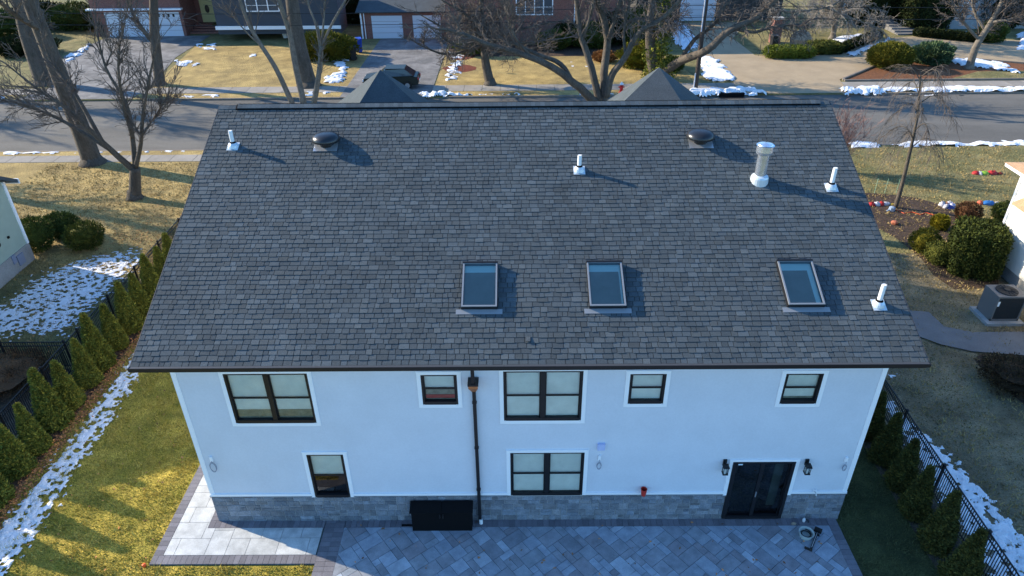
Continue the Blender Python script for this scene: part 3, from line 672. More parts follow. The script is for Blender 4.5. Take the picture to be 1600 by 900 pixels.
# loose things on the patio
t = thing('bucket', 'low pale bucket with dark hose inside, on the patio', 'bucket', (7.90, -.66, .053))
b = MB(); b.lathe((0, 0, 0), [(.15, 0), (.20, .17), (.215, .19), (.195, .19), (.14, .03)], 24); b.build('tub', mat('pale_plastic', (.42, .48, .46), .5), t)
b = MB(); b.tube([(.13 * math.cos(k * .6), .13 * math.sin(k * .6), .08 + .006 * k) for k in range(14)], .018, 6); b.build('hose', M['blackplastic'], t)
t = thing('hand_tool', 'long black hand tool lying beside the bucket on the patio', 'tool', (8.12, -.78, .06), math.radians(56))
b = MB(); b.box(-.42, .40, -.03, .03, .0, .05); b.build('shaft', M['blackplastic'], t)
b = MB(); b.box(-.46, -.42, -.04, .17, .0, .06); b.build('foot', M['blackplastic'], t)
b = MB(); b.box(.30, .42, -.10, .10, .0, .09); b.box(.18, .22, -.08, .12, .0, .05); b.build('head', M['blackplastic'], t)
b = MB(); b.box(-.35, .25, -.008, .008, .051, .058); b.build('strip', M['metal_lt'], t)
for (X, Y, lab, m) in ((7.72, -.22, 'small pale stone on the border left of the spray nozzle', 'rock'),):
    b = MB(); b.lathe((X, Y, .05), [(.07, 0), (.08, .04), (.03, .07)], 7, sy=.6); tag(b.build('stone', M[m]), lab, 'stone')
t = thing('spray_nozzle', 'small white spray nozzle with black grip by the stone base', 'nozzle', (8.04, -.12, .053))
b = MB(); b.lathe((0, 0, 0), [(.04, 0), (.045, .08), (.02, .13)], 10); b.build('body', M['pvc'], t)
b = MB(); b.tube([(.02, 0, .10), (.10, -.03, .08), (.12, -.04, .0)], .015, 6); b.build('grip', M['blackplastic'], t)
b = MB(); x_, y_ = gr(226, 885); b.lathe((x_, y_, .0), [(.05, 0), (.055, .08), (.02, .10)], 8); tag(b.build('marker_cap', M['orange']), 'small orange marker cap on the grass at the walkway corner', 'marker')

# ------------------------------------------------------------------ fences
def fence(name, label, p0, p1, H=1.22, span=2.4, extra=True):
    t = thing(name, label, 'fence', (p0[0], p0[1], 0), math.atan2(p1[1] - p0[1], p1[0] - p0[0]), None)
    L_ = math.hypot(p1[0] - p0[0], p1[1] - p0[1]); n_ = max(1, round(L_ / span)); s_ = L_ / n_
    for i in range(n_ + 1):
        b = MB(); b.box(i * s_ - .032, i * s_ + .032, -.032, .032, 0, H + .06); b.poly([(i * s_ - .042, -.042, H + .061), (i * s_ + .042, -.042, H + .061), (i * s_ + .042, .042, H + .061), (i * s_ - .042, .042, H + .061), (i * s_, 0, H + .10)], [(0, 1, 4), (1, 2, 4), (2, 3, 4), (3, 0, 4), (3, 2, 1, 0)]); b.build('post', M['black'], t)
    for i in range(n_):
        b = MB(); x0 = i * s_ + .034; x1 = (i + 1) * s_ - .034
        for z in (.10, H - .20, H - .03): b.box(x0, x1, -.016, .016, z, z + .032)
        k = int((x1 - x0) / .092); st = (x1 - x0) / (k + 1)
        for j in range(1, k + 1): b.box(x0 + j * st - .009, x0 + j * st + .009, -.0095, .0095, .04, H)
        b.build('panel', M['black'], t)
    return t
fence('metal_fence', 'long black picket fence behind the left row of conifers', (-17.15, 20.2), (-17.3, -6.2))
fence('metal_fence', 'short black picket fence crossing the left yard beside the snow', (-17.30, 7.42), (-29.3, 7.35))
fence('metal_fence', 'black picket fence behind the right row of conifers', (12.42, 10.5), (12.2, -6.3))

# ------------------------------------------------------------------ plants
def leafset(P, N, size, col, colvar, up=.5, seed=0, aspect=1.6):
    """many small leaf quads at points P with outward normals N (numpy arrays)"""
    rg = np.random.default_rng(seed); n = len(P)
    d = N * (1 - up) * (1 if aspect > 1.9 else .25) + np.array([0, 0, 1.]) * up + rg.normal(0, .55, (n, 3)); d /= np.linalg.norm(d, axis=1)[:, None]
    a = np.cross(d, rg.normal(0, 1, (n, 3))); a /= np.linalg.norm(a, axis=1)[:, None] + 1e-9
    s = size * rg.uniform(.6, 1.35, n)[:, None]
    q = np.stack([P - a * s * .5, P + d * s * aspect * .5 - a * s * .22, P + d * s * aspect + a * s * .05, P + d * s * aspect * .4 + a * s * .5], 1).reshape(-1, 3)
    k = 1 + rg.uniform(-colvar, colvar, n)
    cl = np.array([1 + 0 * k]) ; return q, k
def leafobj(name, P, N, size, m, cols, parent=None, up=.5, seed=0, core=None, aspect=1.6):
    q, k = leafset(P, N, size, None, .3, up, seed, aspect); n = len(P)
    rg = np.random.default_rng(seed + 1); ci = rg.integers(0, len(cols), n)
    v = [tuple(p) for p in q]; f = [(4 * i, 4 * i + 1, 4 * i + 2, 4 * i + 3) for i in range(n)]
    C_ = np.array(cols)[ci] * k[:, None]
    nf = [4] * n; cc = [C_]
    if core:
        base = len(v); v += core[0]; f += [tuple(base + i for i in ff) for ff in core[1]]
    me = bpy.data.meshes.new(name); me.from_pydata(v, [], f); me.materials.append(m)
    at_ = me.color_attributes.new('Col', 'FLOAT_COLOR', 'CORNER'); arr = np.repeat(np.concatenate([C_, np.ones((n, 1))], 1), 4, 0).reshape(-1)
    if core:
        extra = sum(len(ff) for ff in core[1]); arr = np.concatenate([arr, np.tile([cols[0][0] * .8, cols[0][1] * .8, cols[0][2] * .8, 1.], extra)])
    at_.data.foreach_set('color', arr.astype(np.float32)); me.update()
    o = bpy.data.objects.new(name, me); C.objects.link(o)
    if parent is not None: o.parent = parent
    return o
def blob_noise(d, seed, amp, fr=2.2):
    return np.array([1 + amp * mnoise.noise(Vector((p[0] * fr + seed * 7.1, p[1] * fr, p[2] * fr))) * 1.6 for p in d])
def superq(d, box):
    m = 2 + 12 * box ** 2; return d / (np.abs(d) ** m).sum(-1, keepdims=True) ** (1 / m)
def ellipsoid_core(r, cz, s, seed, amp, box=0):
    v = []; f = []; nu, nv = 16, 9
    for j in range(nv + 1):
        for i in range(nu):
            th_ = math.pi * j / nv; ph = 2 * math.pi * i / nu; d = np.array([math.sin(th_) * math.cos(ph), math.sin(th_) * math.sin(ph), math.cos(th_)])
            if box: d = superq(d, box)
            k = s * blob_noise([d], seed, amp)[0]; v.append((float(d[0] * r[0] * k), float(d[1] * r[1] * k), max(0.0, float(cz + d[2] * r[2] * k))))
    for j in range(nv):
        for i in range(nu): f.append((j * nu + i, (j + 1) * nu + i, (j + 1) * nu + (i + 1) % nu, j * nu + (i + 1) % nu))
    return v, f
def bush(label, x, y, rx, ry, h, cols, n=2500, size=.07, seed=1, amp=.12, box=0, name='shrub', rz=0, cat='shrub', group=None, m='leaf', up=.35, cz=None, base=True):
    n = int(n * 1.5); rg = np.random.default_rng(seed); d = rg.normal(0, 1, (n, 3)); d /= np.linalg.norm(d, axis=1)[:, None]
    if box:
        d = rg.uniform(-1, 1, (n, 3)); ax_ = rg.integers(0, 3, n); d[np.arange(n), ax_] = rg.choice([-1., 1.], n); d = superq(d, box)
    rr = np.array([rx, ry, h / 2]); k = blob_noise(d, seed, amp) * rg.uniform(.80, 1.06, n) * (1 + .05 * np.sin(d[:, 0] * 9 + seed) * np.sin(d[:, 1] * 8))
    P = d * rr * k[:, None] + np.array([0, 0, h / 2 * (1.0 if cz is None else cz)]); P[:, 2] = np.maximum(P[:, 2], .02)
    t = thing(name, label, cat, (x, y, 0), rz, group)
    leafobj('foliage', P, d, size, M[m], cols, t, up, seed, core=ellipsoid_core(rr, h / 2, .76, seed, amp, box))
    b = MB()
    for k_ in range(3): b.tube([(.08 * k_ - .08, 0, 0), ((k_ - 1) * rx * .4, .05, h * .4)], [.03, .015], 5)
    b.build('stem', M['twig'], t)
    return t
# conifer columns
ARBC = [(1, 1.0, 1), (1.25, 1.15, .9), (.8, .85, .9), (1.5, 1.25, 1.0), (.65, .8, .8)]
def conifer_mesh(seed, H=2.3, R=.50, n=8500):
    rg = np.random.default_rng(seed); u = rg.uniform(0, 1, n) ** 1.35; ph = rg.uniform(0, 2 * math.pi, n)
    prof = (1 - u) ** .88 * np.minimum(1, (u + .10) / .18) ** .5
    z = u * H
    k = np.array([1 + .28 * mnoise.noise(Vector((math.cos(a) * 1.6 + seed * 3, math.sin(a) * 1.6, zz * 2.6))) + .12 * mnoise.noise(Vector((math.cos(a) * 5, math.sin(a) * 5 + seed, zz * 8))) for a, zz in zip(ph, z)])
    r = R * prof * k * rg.uniform(.78, 1.05, n) + .015
    P = np.stack([r * np.cos(ph), r * np.sin(ph), z], 1); N = np.stack([np.cos(ph), np.sin(ph), 0 * ph + .3], 1)
    v = []; f = []; nu, nv = 12, 8
    for j in range(nv + 1):
        uu = j / nv; pr = (1 - uu) ** .8 * min(1, (uu + .1) / .18) ** .5
        for i in range(nu): v.append((R * .74 * pr * math.cos(2 * math.pi * i / nu), R * .74 * pr * math.sin(2 * math.pi * i / nu), .08 + uu * (H - .15)))
    for j in range(nv):
        for i in range(nu): f.append((j * nu + i, j * nu + (i + 1) % nu, (j + 1) * nu + (i + 1) % nu, (j + 1) * nu + i))
    return P, N, (v, f)
protos = {}
def conifer(label, x, y, H, group, k, cols=ARBC):
    s_ = H / 2.3
    key = (group, k)
    if key not in protos:
        t = thing('conifer', label, 'conifer', (x, y, 0), rnd.uniform(0, 6), group); P, N, core = conifer_mesh(k + 21 + (7 if x > 0 else 0))
        leafobj('foliage', P, N, .06, M['arb' if x < 0 else 'arb_painted_shade'], ARBC, t, .55, k + 3, core=core, aspect=2.0)
        b = MB(); b.tube([(0, 0, 0), (0, 0, .5)], .03, 6); b.build('trunk', M['bark'], t); t.scale = (s_, s_, s_); protos[key] = t; return t
    return dup(protos[key], (x, y, 0), rnd.uniform(0, 6), label, (s_ * rnd.uniform(.94, 1.08), s_ * rnd.uniform(.94, 1.08), s_), group)
ords = ['first', 'second', 'third', 'fourth', 'fifth', 'sixth', 'seventh', 'eighth', 'ninth', 'tenth', 'eleventh', 'twelfth', 'thirteenth']
ysL = [.9, 2.0, 3.1, 4.15, 5.25, 6.4, 7.5, 8.75, 9.95, 11.1, 12.2, 13.4, 14.6]
for i, Y in enumerate(ysL):
    lab = 'slim green conifer by the left fence, %s from the bottom left' % ords[i]
    conifer(lab, -16.22 + rnd.uniform(-.06, .06), Y + rnd.uniform(-.1, .1), 2.2 + rnd.uniform(-.28, .18), 'conifers along the left fence', i % 3 if i > 2 else i)
for Y in (-.2, -1.35, -2.5):
    conifer('slim green conifer by the left fence, %s outside the photo' % ords[int(-Y)], -16.2, Y, 2.15, 'conifers along the left fence', int(abs(Y)) % 3)
ysR = [-2.1, -.9, .2, 1.25, 2.35, 3.45, 4.6]
for i, Y in enumerate(ysR):
    conifer('bushy shade-toned conifer by the right fence, %s from the bottom right' % ords[i], 11.42 + rnd.uniform(-.06, .06), Y, 2.0 + rnd.uniform(-.15, .12), 'conifers along the right fence', (i + 1) % 3)

# bare trees
class Tree:
    def __init__(s, seed): s.t = MB(); s.c = MB(); s.r = np.random.default_rng(seed)
    def limb(s, pts, r0, r1, n=9, wob=.0):
        pts = [np.array(p, float) for p in pts]; P = []
        for i in range(len(pts) - 1):
            for k in range(4):
                a = k / 4; p0 = pts[max(i - 1, 0)]; p1 = pts[i]; p2 = pts[i + 1]; p3 = pts[min(i + 2, len(pts) - 1)]
                P.append(.5 * ((2 * p1) + (-p0 + p2) * a + (2 * p0 - 5 * p1 + 4 * p2 - p3) * a * a + (-p0 + 3 * p1 - 3 * p2 + p3) * a ** 3))
        P.append(pts[-1]); m = len(P)
        P = [p + s.r.normal(0, 1, 3) * wob * (1 if 0 < i < m - 1 else 0) for i, p in enumerate(P)]
        R = [r0 + (r1 - r0) * i / (m - 1) for i in range(m)]
        s.t.tube(P, R, n); return P, R
    def flare(s, base, r):
        s.t.tube([np.array(base) + [0, 0, -.1], np.array(base) + [0, 0, .15], np.array(base) + [0, 0, .5]], [r * 1.6, r * 1.25, r * .9], 11)
    def spread(s, P, R, start=.3, num=10, length=2.0, depth=3, rmin=.012, up=.25, droop=0.0, ang=.9, ratio=.55):
        m = len(P); num = int(num * 2.2)
        for _ in range(num):
            i = int((start + (1 - start) * s.r.uniform()) * (m - 1)); p = P[i]; d = P[min(i + 1, m - 1)] - P[max(i - 1, 0)]; d = d / (np.linalg.norm(d) + 1e-9)
            s.branch(p, d, length * s.r.uniform(.6, 1.25), min(R[i] * .6, .016 * length + .02), depth, rmin, up, droop, ang, ratio)
        s.branch(P[-1], (P[-1] - P[-2]) / (np.linalg.norm(P[-1] - P[-2]) + 1e-9), length, R[-1], depth, rmin, up, droop, .15, ratio)
    def branch(s, p, d, L, r, depth, rmin, up, droop, ang, ratio):
        q = s.r.normal(0, 1, 3); q -= d * (q @ d); q /= np.linalg.norm(q) + 1e-9
        a = ang * s.r.uniform(.6, 1.15); d = d * math.cos(a) + q * math.sin(a); d[2] += up * (.5 if depth else .2); d /= np.linalg.norm(d)
        seg = 4 if depth else 3; P = [p]; dd = d.copy()
        for k in range(seg):
            dd = dd + s.r.normal(0, .16, 3) + np.array([0, 0, up * .12 - droop * (k + 1) * .28]); dd /= np.linalg.norm(dd); P.append(P[-1] + dd * L / seg)
        R = [max(r * (1 - .75 * k / seg), rmin) for k in range(seg + 1)]
        (s.c if r < .09 else s.t).tube(P, R, 3 if depth < 2 else 5, cap=False)
        if depth:
            nb = 4 + int(s.r.uniform(0, 3))
            for _ in range(nb):
                k = s.r.integers(1, seg + 1); pd = P[k] - P[k - 1]; pd /= np.linalg.norm(pd)
                s.branch(P[k] - pd * s.r.uniform(0, L / seg), pd, L * ratio * s.r.uniform(.7, 1.2), R[k] * .7, depth - 1, rmin, up, droop, ang, ratio)
    def done(s, label, base, group='bare street trees', bark='bark', twig='twig', name='bare_tree'):
        t = thing(name, label, 'tree', (base[0], base[1], 0), 0, group)
        for o in (s.t.build('trunk', M[bark], None, smooth=True), s.c.build('crown', M[twig], None)):
            o.parent = t; o.matrix_parent_inverse = Matrix.Translation((-base[0], -base[1], 0))
        return t
V = lambda *a: np.array(a, float)
# A: thick trunk by the near kerb, left
T = Tree(1); bx, by = -27.3, 28.6; top = at(45, -5, 28.6)
T.flare((bx, by, 0), .60); P, R = T.limb([(bx, by, 0), (bx - .1, by, 3.2), (top[0] + .1, by, top[2] * .75), top, (top[0] + .4, by, top[2] + 3), (top[0], by + .5, top[2] + 6.5)], .60, .22, 12)
for k in range(5):
    a = rnd.uniform(0, 6.3); z0 = P[9 + 2 * k]; e = z0 + V(math.cos(a) * 3.5, math.sin(a) * 3.5, 2.8); P2, R2 = T.limb([z0, (z0 + e) / 2 + V(0, 0, -.3), e], .2, .08, 7); T.spread(P2, R2, .3, 6, 2.2, 2)
T.spread(P, R, .55, 8, 2.6, 2); T.done('thick-trunked bare tree by the near kerb at far left', (bx, by))
# A2
T = Tree(2); bx, by = gr(70, 131); top = at(25, -8, by)
T.flare((bx, by, 0), .72); P, R = T.limb([(bx, by, 0), (bx, by, 4), top, (top[0] - .5, by, top[2] + 5), (top[0], by, top[2] + 9)], .74, .2, 12); T.spread(P, R, .5, 10, 3.2, 2, .016); T.done('thick bare trunk across the street behind the leftmost tree', (bx, by))
# B multi-stem
T = Tree(3); bx, by = -22.1, 23.1
T.flare((bx, by, 0), .34)
T.limb([(bx, by, 0), at(211, 290, by), at(211, 262, by)], .36, .27, 10)
stems = [([(212, 268, by), (180, 240, by - .3), (150, 212, by - .6), (108, 172, by - 1), (60, 140, by - 1.2), (10, 100, by - 1.5)], .20, .03),
         ([(160, 222, by - .4), (120, 150, by + .6), (75, 85, by + 1.2), (60, 20, by + 1.5)], .13, .03),
         ([(212, 268, by), (208, 225, by + .2), (198, 165, by + .4), (165, 105, by + .8), (150, 40, by + 1)], .17, .03),
         ([(212, 262, by), (220, 225, by - .3), (224, 175, by - .6), (236, 110, by - .8), (248, 60, by - 1)], .14, .03),
         ([(207, 215, by + .2), (190, 150, by - .6), (185, 90, by - 1), (196, 30, by - 1)], .11, .025),
         ([(175, 236, by - .3), (100, 190, by + .5), (40, 165, by + .8), (-30, 150, by + 1)], .12, .03),
         ([(222, 210, by - .2), (240, 185, by + .8), (262, 150, by + 1.2)], .07, .02)]
for pts, r0, r1 in stems:
    P, R = T.limb([at(*p) for p in pts], r0, r1, 7); T.spread(P, R, .3, 8, 1.5, 2, .011, .3, 0, .7)
T.done('bare forked tree with spreading branches on the left front lawn', (bx, by))
# C
T = Tree(4); bx, by = gr(250, 132); T.flare((bx, by, 0), .42); P, R = T.limb([(bx, by, 0), at(242, 60, by), at(240, 0, by), at(236, -80, by), at(240, -190, by)], .45, .2, 10)
T.spread(P, R, .5, 10, 3, 2, .015); P, R = T.limb([at(243, 70, by), at(222, 45, by - .5), at(205, 15, by - 1), at(190, -30, by - 1)], .22, .08, 7); T.spread(P, R, .3, 8, 1.8, 2, .014)
T.done('slim bare tree at the edge of the far left driveway', (bx, by))
# D far big trunk
T = Tree(5); bx, by = gr(483, 134); T.flare((bx, by, 0), .75); P, R = T.limb([(bx, by, 0), at(468, 75, by), at(456, 0, by), at(448, -90, by), at(452, -210, by)], .72, .3, 12)
T.spread(P, R, .5, 12, 3.5, 2, .016); T.done('thick straight bare trunk across the street beside the round yellow-green shrub', (bx, by))
# D2 three-stem tree in our front yard
T = Tree(6); bx, by = -11.9, 23.5; T.flare((bx, by, 0), .38); T.limb([(bx, by, 0), (bx, by, 2.2), (bx, by, 3.4)], .40, .34, 10)
for pts, r0, r1 in [([(478, 205, by), (455, 158, by), (430, 105, by), (398, 55, by), (378, 10, by), (365, -40, by)], .17, .07), ([(478, 205, by), (474, 160, by), (463, 110, by + .3), (452, 50, by + .3), (436, 0, by), (425, -60, by)], .20, .09),
                    ([(480, 200, by), (491, 158, by - .2), (499, 110, by - .2), (502, 72, by - .2)], .17, .11), ([(502, 72, by - .2), (520, 35, by - .4), (540, 0, by - .6), (570, -50, by - 1)], .08, .03), ([(500, 76, by - .2), (494, 40, by), (480, 0, by + .3), (478, -40, by)], .07, .03), ([(502, 70, by - .2), (506, 30, by - .2), (508, -20, by)], .06, .03), ([(412, 75, by), (385, 50, by - .4), (352, 12, by - .8)], .05, .02)]:
    P, R = T.limb([at(*p) for p in pts], r0, r1, 8); T.spread(P, R, .55, 5, 1.1, 1, .010, .25, 0, .7)
T.done('three-stemmed bare tree rising behind the left end of the roof ridge', (bx, by), bark='bark2')
# E dogwood-like
T = Tree(7); bx, by = gr(766, 132); T.flare((bx, by, 0), .42); P, R = T.limb([(bx, by, 0), at(758, 92, by), at(757, 55, by), at(752, 10, by), at(756, -50, by)], .42, .12, 10)
T.spread(P, R, .4, 14, 2.6, 3, .014, .12, .05, 1.3)
for e1, e2, yo in [((700, 85), (655, 70), -.6), ((715, 55), (660, 25), .6), ((800, 85), (850, 70), .8), ((800, 50), (860, 35), -1), ((735, 30), (690, 0), -1), ((790, 20), (830, -5), 1), ((720, 75), (680, 50), -2), ((790, 70), (880, 60), -2)]:
    P, R = T.limb([at(757, 70, by), at(e1[0], e1[1], by + yo), at(e2[0], e2[1], by + yo * 2)], .16, .05, 6); T.spread(P, R, .2, 8, 1.5, 2, .014, .15, .03, 1.1)
T.done('dense twiggy bare tree on the tan lawn across the street', (bx, by))
# F near tree in our front yard, centre
T = Tree(8); bx, by = 4.2, 22.2; T.flare((bx, by, 0), .62); T.limb([(bx, by, 0), (bx, by, 2.5), at(942, 168, by)], .62, .50, 12)
for pts, r0, r1 in [([(940, 175, by), (920, 150, by - .2), (890, 124, by - .4), (850, 98, by - .6), (800, 80, by - .8), (765, 70, by - 1), (715, 50, by - 1.2), (680, 45, by - 1.4)], .25, .05),
                    ([(893, 127, by - .4), (876, 100, by - .2), (838, 84, by), (795, 66, by), (760, 62, by)], .15, .05),
                    ([(936, 160, by), (924, 105, by + .2), (910, 62, by + .4), (903, 25, by + .6), (898, -40, by + .8)], .20, .10),
                    ([(944, 170, by), (944, 115, by + .4), (949, 62, by + .6), (940, 20, by + .6), (920, -30, by)], .24, .12),
                    ([(948, 150, by), (956, 118, by - .2), (978, 88, by - .4), (1000, 50, by - .6), (1040, 25, by - .8), (1075, -15, by - 1)], .20, .07),
                    ([(950, 60, by + .5), (962, 25, by + .3), (975, -30, by)], .12, .05), ([(910, 62, by + .4), (925, 15, by), (935, -40, by)], .09, .04), ([(978, 88, by - .4), (975, 50, by), (985, 0, by)], .09, .04), ([(830, 90, by - .6), (800, 50, by - 1), (790, 10, by - 1.2)], .07, .03)]:
    P, R = T.limb([at(*p) for p in pts], r0, r1, 9, .012); T.spread(P, R, .45, 5, 1.1, 2, .009, .2, .0, .8)
T.done('large forked bare tree rising behind the middle of the roof ridge', (bx, by))
# G ivy tree and long limb
T = Tree(9); bx, by = gr(1025, 122); T.flare((bx, by, 0), .55); P, R = T.limb([(bx, by, 0), at(1018, 90, by), at(1016, 45, by), at(1020, 0, by), at(1022, -60, by)], .5, .3, 10); T.spread(P, R, .4, 8, 3, 2, .016, .1, .12, 1.0)
for pts, r0, r1 in [([(1022, 122, by), (1062, 96, by - 1.5), (1105, 78, by - 4.3), (1140, 48, by - 4.5), (1180, 28, by - 4.5), (1225, -12, by - 4)], .40, .16), ([(1062, 96, by - 1.5), (1085, 62, by - 1.5), (1115, 38, by - 2), (1140, 0, by - 2)], .2, .09), ([(1150, 44, by - 4.5), (1180, 50, by - 4.5), (1215, 40, by - 4.5), (1250, 38, by - 4)], .14, .06),
                    ([(1016, 60, by), (1035, 45, by - 1), (1048, 30, by - 2)], .1, .06)]:
    P, R = T.limb([at(*p) for p in pts], r0, r1, 9, .02); T.spread(P, R, .5, 8, 1.9, 2, .014, .0, .16, .9)
tg = T.done('ivy-covered bare tree with a long limb crossing in front of the pole', (bx, by))
rg = np.random.default_rng(4); n = 4200; u = rg.uniform(0, 1, n) ** 1.3; ph = rg.uniform(0, 6.283, n); rr = (1.55 - u * .9) * rg.uniform(.25, 1.0, n)
P = np.stack([rr * np.cos(ph), rr * np.sin(ph), u * 6.8], 1); P[:, 0] += .25 * np.sin(P[:, 2] * 2) + .1
leafobj('ivy', P, np.stack([np.cos(ph), np.sin(ph), 0 * ph], 1), .16, M['leaf'], [(1.2, 1.3, .9), (1.8, 1.7, .9), (.6, .8, .6), (2.4, 2.2, .9)], tg, .2, 5, aspect=1.2)
# H twiggy tree top right
T = Tree(10); bx, by = gr(1300, 62); T.flare((bx, by, 0), .3); P, R = T.limb([(bx, by, 0), (bx, by, 2.5), (bx + .4, by, 5), (bx, by, 8)], .3, .12, 8); T.spread(P, R, .2, 16, 3.6, 3, .015, .05, .12, 1.2)
P, R = T.limb([(bx, by, 3.8), at(1290, 12, by - 4), at(1240, 18, by - 6), at(1205, 15, by - 6)], .12, .05, 6); T.spread(P, R, .2, 12, 1.8, 2, .013, 0, .2, 1.1)
P, R = T.limb([at(1290, 12, by - 4), at(1340, 32, by - 5), at(1375, 45, by - 5)], .09, .04, 6); T.spread(P, R, .2, 12, 1.8, 2, .013, 0, .2, 1.1)
T.done('pale drooping twiggy tree over the tan driveway', (bx, by), bark='bark2', twig='twigpale')
# I right tree
T = Tree(11); bx, by = gr(1514, 107); T.flare((bx, by, 0), .32); P, R = T.limb([(bx, by, 0), at(1524, 75, by), at(1540, 48, by), at(1560, 15, by), at(1580, -30, by)], .34, .16, 9); T.spread(P, R, .4, 9, 2.2, 2, .014)
for pts in ([(1530, 62, by), (1510, 40, by), (1490, 10, by), (1480, -30, by)], [(1548, 35, by), (1580, 30, by - 1), (1620, 20, by - 1)], [(1540, 48, by), (1520, 10, by + 1), (1525, -30, by + 1)]):
    P, R = T.limb([at(*p) for p in pts], .15, .05, 7); T.spread(P, R, .3, 8, 1.8, 2, .014)
T.done('bare tree on the planted island at upper right', (bx, by), bark='bark2')
# J weeping tree
T = Tree(12); bx, by = 20.4, 21.1; P, R = T.limb([(bx, by, 0), at(1409, 290, by), at(1420, 245, by), at(1432, 190, by), at(1437, 140, by), at(1438, 118, by)], .13, .03, 8)
for k in range(13):
    i = 9 + k % 11; a = k * 2.4; e = P[i] + V(math.cos(a) * 1.0, math.sin(a) * 1.0, .35); P2, R2 = T.limb([P[i], (P[i] + e) / 2 + V(0, 0, .35), e, e + V(math.cos(a) * .7, math.sin(a) * .7, -.9)], .03, .010, 5); T.spread(P2, R2, .25, 6, 1.1, 1, .0055, -.1, .55, .7)
T.done('small weeping bare tree in the right front bed', (bx, by), twig='twig', bark='bark')
# K twiggy red shrub
T = Tree(13); bx, by = 19.0, 26.3
for k in range(22):
    a = rnd.uniform(0, 6.28); sp_ = rnd.uniform(.3, 1.3); P, R = T.limb([(bx, by, 0), (bx + math.cos(a) * sp_ * .5, by + math.sin(a) * sp_ * .5, 1.4), (bx + math.cos(a) * sp_ * 1.3, by + math.sin(a) * sp_ * 1.3, rnd.uniform(2.4, 3.6))], .03, .01, 4); T.spread(P, R, .4, 7, .7, 1, .007, .2, 0, .6)
T.done('leafless reddish shrub behind the right end of the roof', (bx, by), None, 'twigred', 'twigred', 'bare_shrub')
# trees left of the photo whose shadows cross the street
for j, (tx, ty) in enumerate([(-52, 46.5), (-66, 47), (-45, 29)]):
    T = Tree(30 + j); T.flare((tx, ty, 0), .5); P, R = T.limb([(tx, ty, 0), (tx, ty, 4), (tx + .5, ty, 9), (tx, ty, 13)], .5, .2, 9); T.spread(P, R, .3, 12, 3.4, 2, .02)
    T.done('bare street tree out of the photo to the left, %s of three' % ords[j], (tx, ty))

# shrubs
dkc = [(.8, 1, .8), (.5, .7, .6), (1.1, 1.2, .8)]; yel = [(1.9, 1.5, .5), (1.4, 1.2, .5), (1.0, 1.0, .6)]; mid = [(1.3, 1.2, .7), (1, 1, .7), (.7, .8, .6)]; blu = [(1.0, 1.5, 2.6), (1.5, 1.9, 3.4), (.6, .9, 1.6)]; black = [(.25, .32, .3), (.4, .5, .4), (.2, .25, .25)]; brown = [(1.2, .8, .6), (.8, .6, .5), (.6, .55, .4)]
G2 = 'shrubs beside the green-sided house'
bush('dark round shrub touching the green-sided house, left one of three', *gr(64, 390), .72, .75, 1.7, dkc, seed=2, group=G2)
bush('round green shrub behind the snowy yard, middle one of three', *gr(101, 368), .82, .75, 1.2, dkc, seed=3, group=G2)
bush('round olive shrub at the snow edge, right one of three', *gr(137, 386), .85, .8, 1.3, mid, seed=4, group=G2)
G3 = 'clipped shrubs in the right front bed'
x_, y_ = gr(1466, 357); bush('small yellow round shrub in the right front bed', x_, y_, .42, .42, .72, [(3.0, 2.2, .4), (2.2, 1.7, .4), (1.6, 1.4, .5)], 2000, .05, 5, group=G3)
x_, y_ = gr(1440, 392); bush('olive ball shrub left of the big dark hedge', x_, y_, .62, .6, 1.15, yel, 2600, .05, 6, group=G3)
x_, y_ = gr(1470, 418); bush('low olive shrub at the foot of the big dark hedge', x_ + .0, y_ + .5, .48, .6, 1.0, mid, 2400, .05, 7, box=.25, group=G3)
bush('large box-cut dark hedge against the cream house wall', 20.72, 14.35, .98, 1.02, 2.2, [(.55, .65, .5), (.8, .85, .5), (.4, .5, .45)], 15000, .08, 8, .03, .62, 'hedge', rz=-.33, cat='hedge')
x_, y_ = gr(1508, 345); bush('bare brown twiggy shrub beside the white lawn decoration', x_, y_, .6, .55, 1.0, brown, 2500, .05, 9, m='dryleaf')
x_, y_ = gr(1570, 345); bush('dark green shrub at the corner of the cream house', x_, y_, .7, .7, 1.0, dkc, 2200, .06, 10)
x_, y_ = gr(1570, 600); bush('low dark twiggy shrub in the bed at the right photo edge', x_ + .5, y_, 1.3, 1.1, .7, [(.5, .45, .4), (.8, .7, .5)], 3500, .06, 11, .3, m='dryleaf')
x_, y_ = gr(20, 640); bush('grey-brown twiggy shrub behind the left fence', x_ - 1.2, y_ + 1.5, 1.6, 1.5, .9, [(1.1, .95, .8), (.8, .7, .6)], 5000, .05, 12, .3, m='dryleaf')
# far side
x_, y_ = gr(520, 94); bush('wide yellow-green shrub beside the blue and black bins', x_ - .6, y_ + .6, 2.9, 2.0, 2.3, yel, 8000, .12, 13, .16)
x_, y_ = gr(735, 84); bush('round bright green shrub behind the dense twiggy tree', x_, y_, 1.5, 1.4, 1.9, [(1.3, 1.5, .8), (.9, 1.1, .7), (1.8, 1.9, .9)], 3500, .1, 14)
x_, y_ = gr(1394, 110); bush('large olive dome shrub at the kerbed island point', x_, y_ + .9, 1.85, 1.6, 2.1, yel, 9000, .09, 15, .05)
x_, y_ = gr(1460, 102); bush('blue-green spreading conifer shrub on the island', x_ - .1, y_ + .6, 1.5, 1.4, 1.75, blu, 6000, .13, 16, .2)
x_, y_ = gr(1235, 92); bush('low bright green box hedge beside the tan driveway', x_, y_ + .6, 2.2, .95, 1.0, [(1.6, 1.7, .7), (1.1, 1.3, .6)], 5000, .09, 17, .08, .4, 'hedge', cat='hedge')
